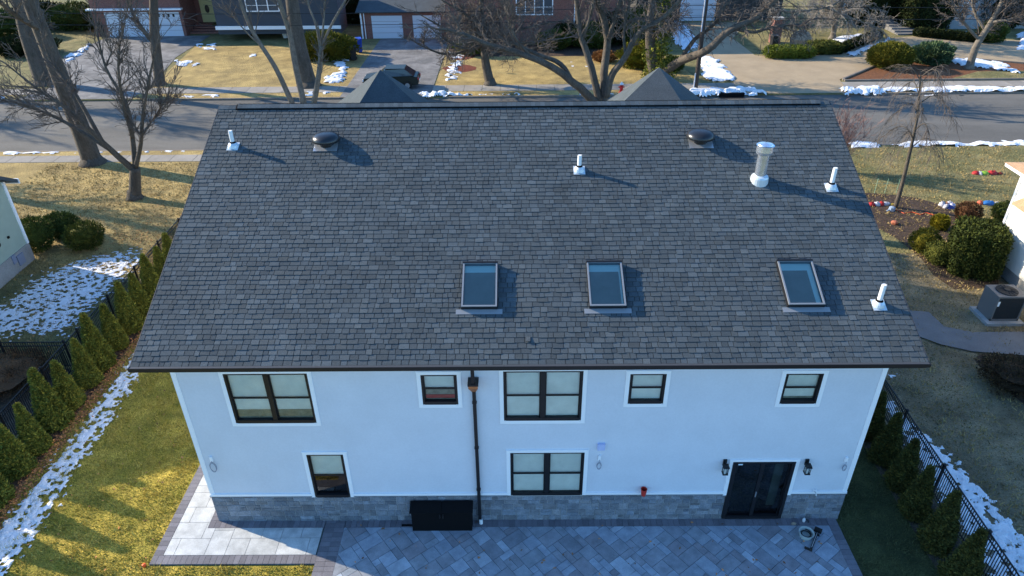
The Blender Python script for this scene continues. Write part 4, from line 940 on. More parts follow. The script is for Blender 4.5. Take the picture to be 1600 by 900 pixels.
x_, y_ = gr(1290, 86); bush('low darker hedge next to the bright green box hedge', x_, y_ + .7, 1.6, 1.0, 1.1, mid, 3500, .09, 18, .12, .3, 'hedge', cat='hedge')
x_, y_ = gr(1448, 50); bush('tall dark hedge right of the stone steps', x_, y_ + 1.6, 2.6, 2.0, 4.4, black, 9000, .16, 19, .08, .4, 'hedge', cat='hedge')
x_, y_ = gr(1370, 45); bush('tall dark hedge left of the stone steps', x_ + .2, y_ + 2.5, 2.6, 2.0, 4.6, black, 7000, .16, 20, .1, .3, 'hedge', cat='hedge')
x_, y_ = gr(1580, 48); bush('dark evergreen bush at the upper right photo corner', x_, y_ + 2, 3.4, 2.2, 4.2, black, 6000, .17, 21, .15)
x_, y_ = gr(1545, 66); bush('small dark bush behind the island tree', x_, y_, 1.3, 1.0, 1.9, dkc, 2500, .12, 22)
G4 = 'low dark hedge balls round the snowy bed'
for k in range(10):
    f_ = k / 9; x_, y_ = gr(1306 + 62 * f_, 84 - 24 * f_)
    bush('low round dark shrub lining the snow left of the steps, %s from the left' % ords[k], x_, y_, .55, .55, .75, black, 500, .11, 40 + k, group=G4)
G5 = 'low dark shrubs right of the steps'
for k in range(9):
    f_ = k / 8; x_, y_ = gr(1436 + 92 * f_, 57 + 9 * f_)
    bush('low round dark shrub in the row right of the steps, %s from the left' % ords[k], x_, y_, .62, .6, .8, black, 500, .11, 60 + k, group=G5)
G6 = 'dark foundation shrubs by the far brick house'
for k, (px_, py_, rx_, hh_) in enumerate([(865, 78, 1.6, 1.6), (890, 72, 1.8, 2.0), (925, 76, 2.0, 2.2), (965, 70, 2.2, 3.0), (1000, 74, 1.8, 3.6)]):
    x_, y_ = gr(px_, py_); bush('dark evergreen shrub under the far brick wall, %s from the left' % ords[k], x_, y_ + .6, rx_, 1.4, hh_, black if k % 2 else dkc, 3000, .13, 80 + k, .15, group=G6)
x_, y_ = gr(945, 96); bush('small tan dry shrub behind the forked tree', x_, y_, 1.1, .8, .9, [(2.2, 1.5, .8), (1.6, 1.1, .6)], 1500, .1, 90, m='dryleaf')
x_, y_ = gr(1000, 108); bush('yellow-green leafy shrub at the foot of the ivy tree', x_, y_ + .8, 1.9, 1.5, 2.0, [(2.6, 2.3, .7), (1.6, 1.5, .6), (1.9, 1.2, .6)], 4500, .12, 91, .25)
x_, y_ = gr(1045, 112); bush('small dark bush right of the ivy tree', x_ + .3, y_ + .2, .9, .8, 1.2, dkc, 1500, .11, 92)
G7 = 'dark shrubs by the blue-grey house front'
for k, (px_, py_, rx_, hh_) in enumerate([(360, 52, 1.6, 1.5), (395, 54, 1.7, 1.2), (430, 52, 1.6, 1.3), (345, 42, .9, 1.8)]):
    x_, y_ = gr(px_, py_); bush('dark shrub under the blue-grey house front, %s of a row' % ords[k], x_, y_ + .8, rx_, 1.0, hh_, black if k % 2 else dkc, 1800, .12, 100 + k, .2, group=G7)
x_, y_ = gr(545, 45); bush('dark tall evergreen left of the middle garages', x_, y_ + 3, 2.6, 2.0, 4.2, black, 5000, .16, 110, .15)
x_, y_ = gr(490, 30); bush('dark evergreen behind the round yellow-green shrub', x_, y_ + 1.5, 2.4, 2.0, 3.6, black, 4000, .16, 111, .15)
for k, (px_, py_) in enumerate([(10, 60), (60, 45), (115, 48), (30, 88)]):
    x_, y_ = gr(px_, py_); bush('dark evergreen mass at the upper left photo corner, %s of four' % ords[k], x_, y_ + 1, 3.0, 2.0, 2.6 if k < 3 else 1.6, black if k % 2 else dkc, 3500, .16, 120 + k, .2, group='evergreens at the upper left corner')

# ------------------------------------------------------------------ snow (ragged, with thickness)
def inpoly(px, py, poly):
    ins = np.zeros(px.shape, bool); n = len(poly); j = n - 1
    for i in range(n):
        xi, yi = poly[i]; xj, yj = poly[j]
        c = ((yi > py) != (yj > py)) & (px < (xj - xi) * (py - yi) / (yj - yi + 1e-12) + xi); ins ^= c; j = i
    return ins
def fbm(x, y, seed, fr, oct=3):
    return sum(mnoise.noise(Vector((x * fr * 2 ** o, y * fr * 2 ** o, seed + o * 9.3))) * .6 ** o for o in range(oct))
SN = MB()
def polydist(px, py, poly):
    d = np.full(px.shape, 1e9); n = len(poly)
    for i in range(n):
        a = np.array(poly[i]); c = np.array(poly[(i + 1) % n]); e = c - a; L2 = e @ e + 1e-12
        t = np.clip(((px - a[0]) * e[0] + (py - a[1]) * e[1]) / L2, 0, 1); d = np.minimum(d, np.hypot(px - a[0] - t * e[0], py - a[1] - t * e[1]))
    return d
def snow(poly, res, cover, fr, thick, seed, edge=.6, z=.012, ax=1.0):
    xs = [p[0] for p in poly]; ys = [p[1] for p in poly]
    nx = int((max(xs) - min(xs)) / res) + 3; ny = int((max(ys) - min(ys)) / res) + 3
    X, Y = np.meshgrid(min(xs) - res + np.arange(nx) * res, min(ys) - res + np.arange(ny) * res, indexing='ij')
    ins = inpoly(X, Y, poly); d = polydist(X, Y, poly) * np.where(ins, 1, -1)
    H = np.full(X.shape, -1.0)
    for i in range(nx):
        for j in range(ny):
            if d[i, j] > -edge * .5: H[i, j] = fbm(X[i, j] * ax, Y[i, j], seed, fr) + cover + min(0, d[i, j] - edge) / edge * .8
    base = len(SN.v); idx = -np.ones(X.shape, int); k = 0
    for i in range(nx):
        for j in range(ny):
            if H[i, j] > -.12:
                idx[i, j] = base + k; k += 1; h = H[i, j]
                jx = mnoise.noise(Vector((i * 1.7, j * 1.3, seed))) * res * .5
                SN.v.append((float(X[i, j] + jx), float(Y[i, j] + jx * .7), z + (thick * min(1.0, h * 1.6) if h > 0 else -.03)))
    for i in range(nx - 1):
        for j in range(ny - 1):
            q = (idx[i, j], idx[i + 1, j], idx[i + 1, j + 1], idx[i, j + 1])
            if min(q) >= 0 and max(H[i, j], H[i + 1, j], H[i + 1, j + 1], H[i, j + 1]) > 0: SN.f.append(tuple(int(a) for a in q)); SN.c.append((1, 1, 1)); SN.m.append(0)
gp_ = lambda l: [gr(*p) for p in l]
snow(gp_([(-60, 500), (0, 470), (60, 425), (130, 400), (165, 392), (215, 385), (240, 400), (215, 432), (160, 478), (110, 530), (-60, 536)]), .05, .30, 5.8, .03, 3.1, .9, ax=.7)
snow([(-15.75, -5), (-14.2, -5), (-14.1, 0), (-14.3, 4), (-14.4, 7), (-14.6, 9.5), (-15.6, 9.0), (-15.5, 5), (-15.5, 2)], .05, .38, 5.5, .04, 5.2, .35)
snow([(-16.0, -5.0), (-14.2, -5.0), (-14.6, .3), (-15.7, 0.6)], .055, .42, 3.6, .05, 15.2, .35)
snow([(-15.3, 10), (-14.7, 10), (-14.6, 12), (-15.2, 12)], .07, .1, 2.6, .05, 5.9, .3)
snow([(12.3, -6), (14.5, -6), (14.3, -1), (13.9, 2), (13.4, 4), (12.9, 5.8), (12.4, 5.8)], .05, .42, 4.6, .04, 7.7, .30)
snow([(13.0, 6), (14.2, 6.2), (14.1, 8.5), (13.1, 8.0)], .08, -.08, 2.6, .04, 8.7, .4)
snow([(9.0, 1.0), (9.8, 1.0), (9.8, 4.0), (9.0, 4)], .07, -.03, 3.2, .04, 9.7, .3)
# street edges
snow([(-8.2, 42.45), (-2.5, 42.4), (4, 42.4), (10, 42.4), (10, 43.1), (3, 43.0), (-3, 43.3), (-8.2, 43.5)], .16, .22, .9, .22, 11, .35, .0)
snow([(-8.3, 42.2), (-5.6, 42.2), (-5.6, 43.4), (-8.3, 43.4)], .14, .7, .9, .32, 12, .4, .0)
snow([(12.9, 41.8), (19.9, 41.8), (20.1, 43.6), (18, 44), (15, 43.5), (13, 42.6)], .16, .55, .8, .35, 13, .5, .0)
snow([(26, 41.9), (29.5, 41.9), (29.5, 43.7), (26.2, 43.5)], .16, .7, .8, .35, 14, .5, .0)
snow([(28, 42.4), (56, 42.4), (56, 44.5), (45, 43.9), (28, 43.6)], .2, .85, .7, .18, 15, .35, .0)
snow([(29, 41.7), (56, 41.7), (56, 42.2), (29, 42.2)], .2, -.1, .7, .12, 16, .2, -.13)
snow([(-21, 42.5), (-15.6, 42.5), (-15.2, 44.0), (-17.5, 44.2), (-18, 43)], .15, .15, .9, .2, 17, .4, .0)
snow([(-60, 29.9), (-21, 30.1), (-21, 30.9), (-60, 30.9)], .16, .10, 1.0, .08, 18, .35, .0)
snow([(21.5, 30.2), (60, 30.2), (60, 31.8), (34, 31.4), (21.5, 31.0)], .2, .6, .6, .15, 19, .35, .0)
snow([(-50, 41.6), (-41.3, 41.8), (-41.6, 43.4), (-50, 43.2)], .2, .3, .6, .2, 20, .4, .0)
snow([(-27.5, 42.5), (-24, 42.5), (-24, 43.7), (-27.5, 43.7)], .18, .0, .8, .1, 21, .4, .0)
# far lawns
snow(gp_([(1052, 32), (1072, 40), (1092, 72), (1075, 84), (1048, 60)]), .2, .9, .8, .15, 22, .4)
snow(gp_([(1090, 88), (1115, 88), (1150, 122), (1148, 128), (1100, 126), (1096, 100)]), .2, .9, .8, .15, 23, .4)
snow(gp_([(1298, 58), (1345, 55), (1372, 58), (1352, 68), (1315, 78), (1300, 72)]), .2, .7, .8, .15, 24, .4, .03)
snow(gp_([(1320, 85), (1365, 68), (1392, 58), (1390, 66), (1360, 80), (1325, 92)]), .2, .5, .8, .15, 25, .3, .03)
snow(gp_([(1485, 92), (1520, 92), (1560, 98), (1592, 108), (1592, 116), (1540, 108), (1500, 103), (1484, 98)]), .18, .6, .8, .15, 26, .35, .04)
snow(gp_([(1468, 48), (1500, 48), (1545, 56), (1545, 62), (1500, 60), (1470, 55)]), .2, .4, .8, .15, 27, .4, .03)
snow(gp_([(1588, 50), (1640, 50), (1640, 80), (1590, 78)]), .2, .7, .8, .15, 28, .4, .03)
snow(gp_([(515, 94), (545, 92), (546, 108), (538, 130), (505, 130), (503, 122), (530, 112)]), .15, .5, .9, .15, 29, .35)
snow(gp_([(692, 78), (726, 84), (730, 100), (720, 127), (690, 127), (688, 110), (700, 95)]), .14, .12, 1.1, .12, 30, .6)
snow(gp_([(300, 68), (345, 68), (340, 79), (310, 78)]), .15, .15, 1.1, .1, 31, .4)
snow(gp_([(265, 92), (320, 95), (318, 106), (270, 106)]), .15, -.02, 1.1, .1, 32, .4)
snow(gp_([(385, 84), (405, 84), (405, 91), (385, 91)]), .14, .1, 1.1, .1, 33, .3)
snow(gp_([(100, 88), (145, 66), (142, 76), (112, 98), (95, 104)]), .17, .25, .9, .15, 34, .35)
snow(gp_([(-20, 15), (22, 18), (20, 24), (-20, 26)]), .3, .8, .8, .2, 35, .4)
snow(gp_([(860, 92), (935, 100), (930, 108), (865, 106)]), .2, -.35, 1.3, .08, 36, .4)
SNO = SN.build('snow', M['snow'], smooth=False); tag(SNO, 'patches of thin white snow lying on the lawns and along the kerbs', 'snow', kind='stuff')

# ------------------------------------------------------------------ grass blades and fallen leaves (near lawns)
def blades(name, label, regions, palette, seed, h0, h1, wd, m='grass', lay=0.0, cat='grass'):
    rg = np.random.default_rng(seed); V_ = []; K = []
    pal_ = np.array(palette)
    for (x0, x1, y0, y1, dens) in regions:
        n = int((x1 - x0) * (y1 - y0) * dens); x = rg.uniform(x0, x1, n); y = rg.uniform(y0, y1, n)
        cl = np.array([mnoise.noise(Vector((a * 1.6, c * 1.6, 1.0))) + .6 * mnoise.noise(Vector((a * 5, c * 5, 4.0))) for a, c in zip(x, y)]); keep = cl > rg.uniform(-.9, .35, n)
        x, y, cl = x[keep], y[keep], cl[keep]; n = len(x); h = rg.uniform(h0, h1, n) * (1 + cl); a = rg.uniform(0, 6.283, n); lx = rg.normal(0, .6, n) * h; ly = rg.normal(0, .6, n) * h
        dx, dy = np.cos(a) * wd, np.sin(a) * wd; z0 = np.full(n, .004)
        V_.append(np.stack([np.stack([x - dx, y - dy, z0], 1), np.stack([x + dx, y + dy, z0], 1), np.stack([x + lx, y + ly, h * (1 - lay) + .01], 1)], 1).reshape(-1, 3))
        t = np.clip((cl + .5) * 1.2 + rg.normal(0, .3, n), 0, .999); ci = (t * len(pal_)).astype(int); K.append(pal_[ci] * rg.uniform(.75, 1.3, n)[:, None])
    V_ = np.concatenate(V_); K = np.concatenate(K); n = len(K)
    me = bpy.data.meshes.new(name); me.vertices.add(3 * n); me.vertices.foreach_set('co', V_.reshape(-1).astype(np.float32)); me.loops.add(3 * n); me.loops.foreach_set('vertex_index', np.arange(3 * n, dtype=np.int32)); me.polygons.add(n); me.polygons.foreach_set('loop_start', np.arange(n, dtype=np.int32) * 3)
    me.materials.append(M[m]); at_ = me.color_attributes.new('Col', 'FLOAT_COLOR', 'CORNER'); at_.data.foreach_set('color', np.repeat(np.concatenate([K, np.ones((n, 1))], 1), 3, 0).reshape(-1).astype(np.float32)); me.update(calc_edges=True); me.validate()
    o = bpy.data.objects.new(name, me); C.objects.link(o); return tag(o, label, cat, kind='stuff')
blades('green_grass', 'short yellow-green grass on the lawns around the white house', [(-15.7, -10.55, -4, 12, 700), (-10.5, -5.95, -4, -1.55, 800)], [(.15, .165, .022), (.24, .23, .035), (.36, .31, .055), (.44, .36, .09)], 3, .03, .07, .012)
blades('shade_toned_grass', 'short green grass with shade painted into its colour between the house and the right conifers', [(9.1, 12.1, -4, 8, 420)], [(.035, .045, .02), (.06, .075, .03), (.10, .11, .05)], 9, .03, .06, .012)  # blade palette darkened to carry the shade of the house
blades('dry_grass', 'straw-coloured winter grass on the neighbouring lawns', [(-30, -9.5, 14.6, 28.5, 130), (-24, -18.5, 7.6, 16, 160), (13, 22, -3, 16, 150), (17, 32, 16, 30.4, 90)], [(.13, .11, .045), (.20, .155, .06), (.30, .225, .09), (.38, .28, .12)], 4, .03, .08, .02)
lf = MB()
for k in range(5200):
    if k < 4300: X, Y = -15.62 + rnd.gauss(0, .16), rnd.uniform(-3, 14)
    elif k < 4600: X, Y = rnd.uniform(-24, -18.6), rnd.uniform(8, 22)
    elif k < 5000: X, Y = rnd.gauss(-19.5, 1.2), rnd.gauss(18.5, 1.6)
    else: X, Y = rnd.uniform(-15.5, -10.6), rnd.uniform(-3, 10)
    if k > 5120: X, Y = rnd.uniform(-5, 8.6), rnd.uniform(-2.6, -.1)
    if abs(X + 17.25) < .12: continue
    s_ = rnd.uniform(.025, .055); a = rnd.uniform(0, 6.3); zz = rnd.uniform(.02, .05) + (.04 if X > -6 else 0); c = J(rnd.choice([(1, 1, 1), (.6, .7, .8), (1.6, 1.5, 1.2), (.4, .4, .5)]), .2)
    lf.face([(X + s_ * math.cos(a), Y + s_ * math.sin(a), zz), (X + s_ * .5 * math.cos(a + 1.6), Y + s_ * .5 * math.sin(a + 1.6), zz + .015), (X - s_ * math.cos(a), Y - s_ * math.sin(a), zz + rnd.uniform(0, .03)), (X + s_ * .5 * math.cos(a - 1.6), Y + s_ * .5 * math.sin(a - 1.6), zz)], c)
tag(lf.build('fallen_leaves', M['leaves']), 'brown fallen leaves scattered under the left conifers', 'leaves', kind='stuff')

# ------------------------------------------------------------------ neighbouring houses
def siding(mb, axis, c, a0, a1, z0, z1, out, step=.18, lip=.012):
    z = z0
    while z < z1 - .01:
        z2 = min(z + step, z1)
        if axis == 'x':
            mb.face([(c + out * lip, a0, z), (c + out * lip, a1, z), (c + out * .002, a1, z2), (c + out * .002, a0, z2)]); mb.face([(c + out * lip, a0, z), (c + out * lip, a1, z), (c, a1, z), (c, a0, z)])
        else:
            mb.face([(a0, c + out * lip, z), (a1, c + out * lip, z), (a1, c + out * .002, z2), (a0, c + out * .002, z2)]); mb.face([(a0, c + out * lip, z), (a1, c + out * lip, z), (a1, c, z), (a0, c, z)])
        z = z2
t = thing('green_house', 'pale green clapboard house cut off by the left photo edge', 'house', (-30, 10, 0))
def keep(o, par): o.parent = par; o.matrix_parent_inverse = Matrix.Translation([-v for v in par.location]); return o
b = MB(); b.box(-36, -23.82, 4.4, 16, .9, 4.05); siding(b, 'x', -23.81, 4.4, 16, .9, 4.05, 1)
zg = 4.05
while zg < 7.2:
    hw = 5.8 * (7.4 - zg - .09) / 3.35; siding(b, 'x', -23.81, 10.2 - hw, 10.2 + hw, zg, zg + .18, 1); zg += .18
b.poly([(-36, 4.4, 4.051), (-23.82, 4.4, 4.051), (-23.82, 16, 4.051), (-36, 16, 4.051), (-23.82, 10.2, 7.4), (-36, 10.2, 7.4)], [(1, 2, 4), (3, 0, 5), (0, 1, 4, 5), (2, 3, 5, 4)])
keep(b.build('wall', M['green_sid']), t)
b = MB(); b.box(-36, -23.76, 4.36, 16.04, 0, .899); keep(b.build('foundation', M['conc']), t)
b = MB(); b.box(-23.815, -23.74, 15.93, 16.06, .9, 4.05); keep(b.build('corner_board', M['trim']), t)
b = MB()
for yb, yt in ((16.45, 10.2), (3.95, 10.2)):
    b.poly([(-36.5, yb, 3.82), (-23.4, yb, 3.82), (-23.4, yt, 7.43), (-36.5, yt, 7.43), (-36.5, yb, 4.0), (-23.4, yb, 4.0), (-23.4, yt, 7.61), (-36.5, yt, 7.61)], [(0, 3, 2, 1), (4, 5, 6, 7), (0, 1, 5, 4), (1, 2, 6, 5), (3, 0, 4, 7)])
keep(b.build('roof', M['shingle_far']), t)
b = MB(); b.box(-36.5, -23.36, 16.46, 16.50, 3.78, 4.02); keep(b.build('fascia', M['trim']), t)
b = MB(); b.box(-23.78, -23.735, 12.2, 12.9, .25, .75); w_ = keep(b.build('window', M['matteblack']), t)
b = MB(); b.box(-23.80, -23.70, 14.9, 15.35, .25, .75); b.box(-23.80, -23.72, 14.6, 14.85, .5, .9); keep(b.build('meter_box', mat('meter_grey', (.22, .25, .33), .5)), t)
b = MB(); b.tube([(-23.74, 14.2 + .11 * math.cos(k / 10 * 6.283), 1.75 + .11 * math.sin(k / 10 * 6.283)) for k in range(11)], .02, 6); b.box(-23.78, -23.72, 14.9, 15.0, 1.7, 1.8); keep(b.build('hose_ring', M['matteblack']), t)

t = thing('cream_house', 'cream clapboard house with tan roof cut off by the right photo edge', 'house', (28, 10, 0))
b = MB(); b.box(21.82, 36, 6, 14.8, .6, 4.75); siding(b, 'x', 21.81, 6, 14.8, .6, 4.75, -1); keep(b.build('wall', M['cream']), t)
b = MB(); b.box(21.86, 36, 6.05, 14.75, 0, .599); keep(b.build('foundation', M['conc']), t)
b = MB(); b.box(21.77, 21.815, 14.7, 14.83, .6, 4.75); keep(b.build('corner_board', M['trim']), t)
b = MB(); b.prism([(21.25, 5.5), (36.5, 5.5), (36.5, 15.3), (21.25, 15.3)], 4.751, 4.90); keep(b.build('fascia', M['trim']), t)
b = MB(); b.poly([(21.2, 5.45, 4.901), (36.5, 5.45, 4.901), (36.5, 15.35, 4.901), (21.2, 15.35, 4.901), (26, 10.4, 6.6), (32, 10.4, 6.6)], [(0, 1, 5, 4), (1, 2, 5), (2, 3, 4, 5), (3, 0, 4)]); keep(b.build('roof', M['tanroof']), t)
b = MB(); b.poly([(21.30, 12.3, 3.55), (21.81, 12.3, 3.8), (21.81, 14.1, 3.8), (21.30, 14.1, 3.55), (21.30, 12.3, 3.47), (21.81, 12.3, 3.5), (21.81, 14.1, 3.5), (21.30, 14.1, 3.47)], [(0, 1, 2, 3), (4, 7, 6, 5), (0, 4, 5, 1), (0, 3, 7, 4), (3, 2, 6, 7)]); keep(b.build('awning', M['tanroof']), t)
b = MB(); b.box(20.2, 21.7, 7.5, 9.3, 0, .35); keep(b.build('step', M['conc']), t)

# air conditioner
t = thing('air_conditioner', 'grey outdoor air conditioner on a concrete pad by the cream house', 'air conditioner', (19.72, 10.45, 0), 0); t.scale = (.78, .80, 1.12)
b = MB(); b.box(-1.0, .95, -.85, .8, 0, .12); b.build('pad', M['conc'], t)
b = MB()
for sx in (-.72, .68):
    for sy in (-.56, .56): b.box(sx - .03, sx + .05, sy - .04, sy + .04, .125, 1.1)
b.box(-.75, .73, -.6, .6, .125, .2); b.box(-.75, .73, -.6, .6, 1.1, 1.16); b.box(-.752, -.69, -.52, .52, .2, 1.1); b.build('casing', M['acgray'], t)
b = MB(); b.box(-.685, .70, -.57, .57, .2, 1.1)
for k in range(16): b.box(-.66, .70, -.585, -.571, .24 + k * .054, .262 + k * .054)
b.build('grille', M['acdark'], t)
b = MB(); b.lathe((0, 0, 1.161), [(.52, 0), (.52, .03), (.45, .035)], 28); b.lathe((0, 0, 1.197), [(.16, 0), (.14, .03)], 16)
for k in range(14): a = k / 14 * 6.283; b.tube([(.15 * math.cos(a), .15 * math.sin(a), 1.21), (.5 * math.cos(a), .5 * math.sin(a), 1.20)], .008, 4)
b.build('fan_guard', M['acdark'], t)
b = MB(); b.box(-.7, -.56, -.592, -.587, .75, .95); b.build('sticker', M['pvc'], t)

# far side houses
def garage_door(x0, x1, y, z1, par, wins_=False):
    b = MB(); n_ = 4
    for k in range(n_): b.box(x0, x1, y - .06, y - .01, .02 + k * z1 / n_, .02 + (k + 1) * z1 / n_ - .03)
    o = keep(b.build('garage_door', M['garage']), par)
    if wins_:
        b = MB()
        for k in range(4): b.box(x0 + .3 + k * (x1 - x0 - .5) / 4, x0 + (k + 1) * (x1 - x0 - .5) / 4, y - .07, y - .061, z1 * .80, z1 * .93)
        b.build('pane', M['black'], o)
    return o
YF = 65.4
t = thing('brick_house', 'red brick house with two white garage doors and yellow front door, upper left', 'house', (-38, YF, 0))
b = MB(); b.box(-45.3, -35.7, YF, YF + 9, 0, 5.2); b.box(-35.69, -26.7, YF + 3.6, YF + 9, 0, 5.2); keep(b.build('wall', M['brick']), t)
garage_door(-44.0, -39.3, YF, 2.5, t); garage_door(-38.6, -36.0, YF, 2.5, t, True)
b = MB(); b.box(-45.6, -35.5, YF - .5, YF - .0, 2.75, 2.9); keep(b.build('fascia', M['trim']), t)
x_ = at(325, 20, YF + 3.5); 
b = MB(); b.box(x_[0] - .75, x_[0] + .75, YF + 3.5, YF + 3.58, .75, 3.2); d_ = keep(b.build('door', M['yellowdoor']), t)
b = MB(); b.lathe((0, 0, 0), [(.25, 0), (.25, .02)], 16); b.v = [(x_[0] + v[0], YF + 3.49 - v[2], 2.15 + v[1] * 1.7) for v in b.v]; o = b.build('door_wreath', M['soil'], d_)
b = MB()
for k in range(4): b.box(x_[0] - 1.6 - .1 * (3 - k), x_[0] + 1.6, YF + 1.1 + k * .55, YF + 3.49, .18 * k, .18 * (k + 1))
keep(b.build('steps', M['brick']), t)
b = MB(); b.poly([(-46, YF - .5, 5.201), (-26.4, YF - .5, 5.201), (-26.4, YF + 9.5, 5.201), (-46, YF + 9.5, 5.201), (-41, YF + 4.5, 7.6), (-31, YF + 4.5, 7.6)], [(0, 1, 5, 4), (1, 2, 5), (2, 3, 4, 5), (3, 0, 4)]); keep(b.build('roof', M['shingle_far']), t)
t = thing('blue_house', 'dark blue-grey house front with wide white-framed window, upper left', 'house', (-25, YF, 0))
b = MB(); b.box(-31.2, -18.4, YF - 2.6, YF + .8, .7, 5.0); siding(b, 'y', YF - 2.61, -31.2, -18.4, .7, 5.0, -1, .22); keep(b.build('wall', M['bluegray']), t)
b = MB(); b.box(-31.3, -18.3, YF - 2.9, YF - 2.66, 1.2, 1.55); keep(b.build('ledge', M['trim']), t)
def farwin(x0, x1, z0, z1, y, par, n_):
    b = MB(); b.box(x0, x1, y - .08, y - .01, z0, z0 + .1); b.box(x0, x1, y - .08, y - .01, z1 - .1, z1)
    for k in range(n_ + 1): xx = x0 + (x1 - x0 - .1) * k / n_; b.box(xx, xx + .1, y - .08, y - .01, z0 + .1, z1 - .1)
    for k in range(1, 3): b.box(x0 + .1, x1 - .1, y - .06, y - .02, z0 + (z1 - z0) * k / 3, z0 + (z1 - z0) * k / 3 + .04)
    f_ = keep(b.build('window', M['trim']), par)
    b = MB(); b.box(x0 + .05, x1 - .05, y - .03, y - .012, z0 + .05, z1 - .05); o = b.build('pane', mat('dark_pane', (.06, .08, .10), .12, spec=.8)); o.parent = f_
a_ = at(385, 17, YF - 2.7); c_ = at(437, 17, YF - 2.7); farwin(a_[0], c_[0], a_[2] - .1, 4.7, YF - 2.62, t, 3)
b = MB(); b.poly([(-31.5, YF - 3.1, 5.0), (-18.1, YF - 3.1, 5.0), (-18.1, YF + 1.5, 5.0), (-31.5, YF + 1.5, 5.0), (-31.5, YF - .8, 6.5), (-18.1, YF - .8, 6.5)], [(0, 1, 5, 4), (2, 3, 4, 5), (1, 2, 5), (3, 0, 4), (3, 2, 1, 0)]); keep(b.build('roof', M['shingle_far']), t)
b = MB(); x_, y_ = gr(462, 58); b.lathe((x_ - 1, y_ - .2, 0), [(.25, 0), (.35, .5), (.2, .9), (.05, 1.1)], 12); tag(b.build('snow_covered_pot', M['pvc']), 'white garden ornament before the blue-grey house front', 'ornament')
YM = 63.4
t = thing('brick_house', 'red brick house with grey-roofed double garage, upper middle', 'house', (-3, YM, 0))
b = MB(); b.box(-16.2, -7.2, YM, YM + 8, 0, 2.75); b.box(-7.19, 11.2, YM - 3.0, YM + 8, 0, 5.6); keep(b.build('wall', M['brick']), t)
garage_door(-15.2, -12.0, YM, 2.3, t); garage_door(-10.9, -8.0, YM, 2.3, t)
b = MB(); b.box(-16.35, -16.21, YM - .1, YM + .1, 0, 2.75); b.tube([(-15.95, YM - .08, 0), (-15.95, YM - .08, 2.7)], .05, 6); keep(b.build('downspout', M['trim']), t)
b = MB(); b.poly([(-16.7, YM - .5, 2.751), (-7.2, YM - .5, 2.751), (-7.2, YM + 8, 4.9), (-16.7, YM + 8, 4.9), (-16.7, YM - .5, 2.65), (-7.2, YM - .5, 2.65)], [(0, 1, 2, 3), (0, 4, 5, 1)]); keep(b.build('garage_roof', M['shingle_far']), t)
b = MB(); b.poly([(-7.6, YM - 3.5, 5.601), (11.6, YM - 3.5, 5.601), (11.6, YM + 8.5, 5.601), (-7.6, YM + 8.5, 5.601), (-2, YM + 2.5, 8.3), (6, YM + 2.5, 8.3)], [(0, 1, 5, 4), (1, 2, 5), (2, 3, 4, 5), (3, 0, 4)]); keep(b.build('roof', M['shingle_far']), t)
a_ = at(806, 24, YM - 3.1); c_ = at(864, 24, YM - 3.1); farwin(a_[0], c_[0], a_[2], a_[2] + 2.2, YM - 3.02, t, 4)
b = MB(); xx = at(897, 40, YM - 3.1)[0]; b.tube([(xx, YM - 3.08, .2), (xx, YM - 3.08, 5.5)], .06, 6); keep(b.build('downspout', M['trim']), t)
YG = 71
t = thing('dark_house', 'dark house behind the driveway at upper right of the middle', 'house', (22, YG, 0))
b = MB(); b.box(13.5, 30, YG, YG + 8, 0, 5); keep(b.build('wall', mat('dark_wall', (.06, .055, .05), .9, var=.3, vs=1)), t)
garage_door(18.5, 22.5, YG, 2.4, t)
b = MB(); b.poly([(13, YG - .5, 5.0), (30.5, YG - .5, 5.0), (30.5, YG + 8.5, 5.0), (13, YG + 8.5, 5.0), (13, YG + 4, 7), (30.5, YG + 4, 7)], [(0, 1, 5, 4), (2, 3, 4, 5), (1, 2, 5), (3, 0, 4), (3, 2, 1, 0)]); keep(b.build('roof', M['shingle_far']), t)
t = thing('stone_house', 'pale grey stone-faced house behind the upper right trees', 'house', (47, 68, 0))
b = MB(); b.box(44.5, 58, 65.5, 75, 0, 6); b.box(38, 44.4, 69, 75, 0, 6); keep(b.build('wall', M['graystone']), t)
a_ = at(1515, -20, 65.4); farwin(a_[0] - 1.2, a_[0] + 1.2, 2.6, 4.6, 65.45, t, 3)
b = MB(); b.poly([(37.5, 65, 6.0), (58.5, 65, 6.0), (58.5, 75.5, 6.0), (37.5, 75.5, 6.0), (42, 70, 8.5), (54, 70, 8.5)], [(0, 1, 5, 4), (1, 2, 5), (2, 3, 4, 5), (3, 0, 4), (3, 2, 1, 0)]); keep(b.build('roof', M['shingle_far']), t)
t = thing('stone_steps', 'wide pale stone steps climbing between two dark hedges', 'steps', (40.9, 62.8, 0))
for k in range(14):
    b = MB(); b.box(-1.25, 1.25, .75 * k, .75 * (k + 1) + .05, 0, .14 * (k + 1)); b.build('step', M['pathc'], t)
t = thing('boundary_wall', 'pale low wall behind snow at the upper left corner', 'wall', (-46, 66, 0))
b = MB(); b.box(-14, .4, 4, 4.3, 0, 1.2); b.box(-14, .4, 3.9, 4.4, 1.201, 1.3); b.build('panel', M['graystone'], t)

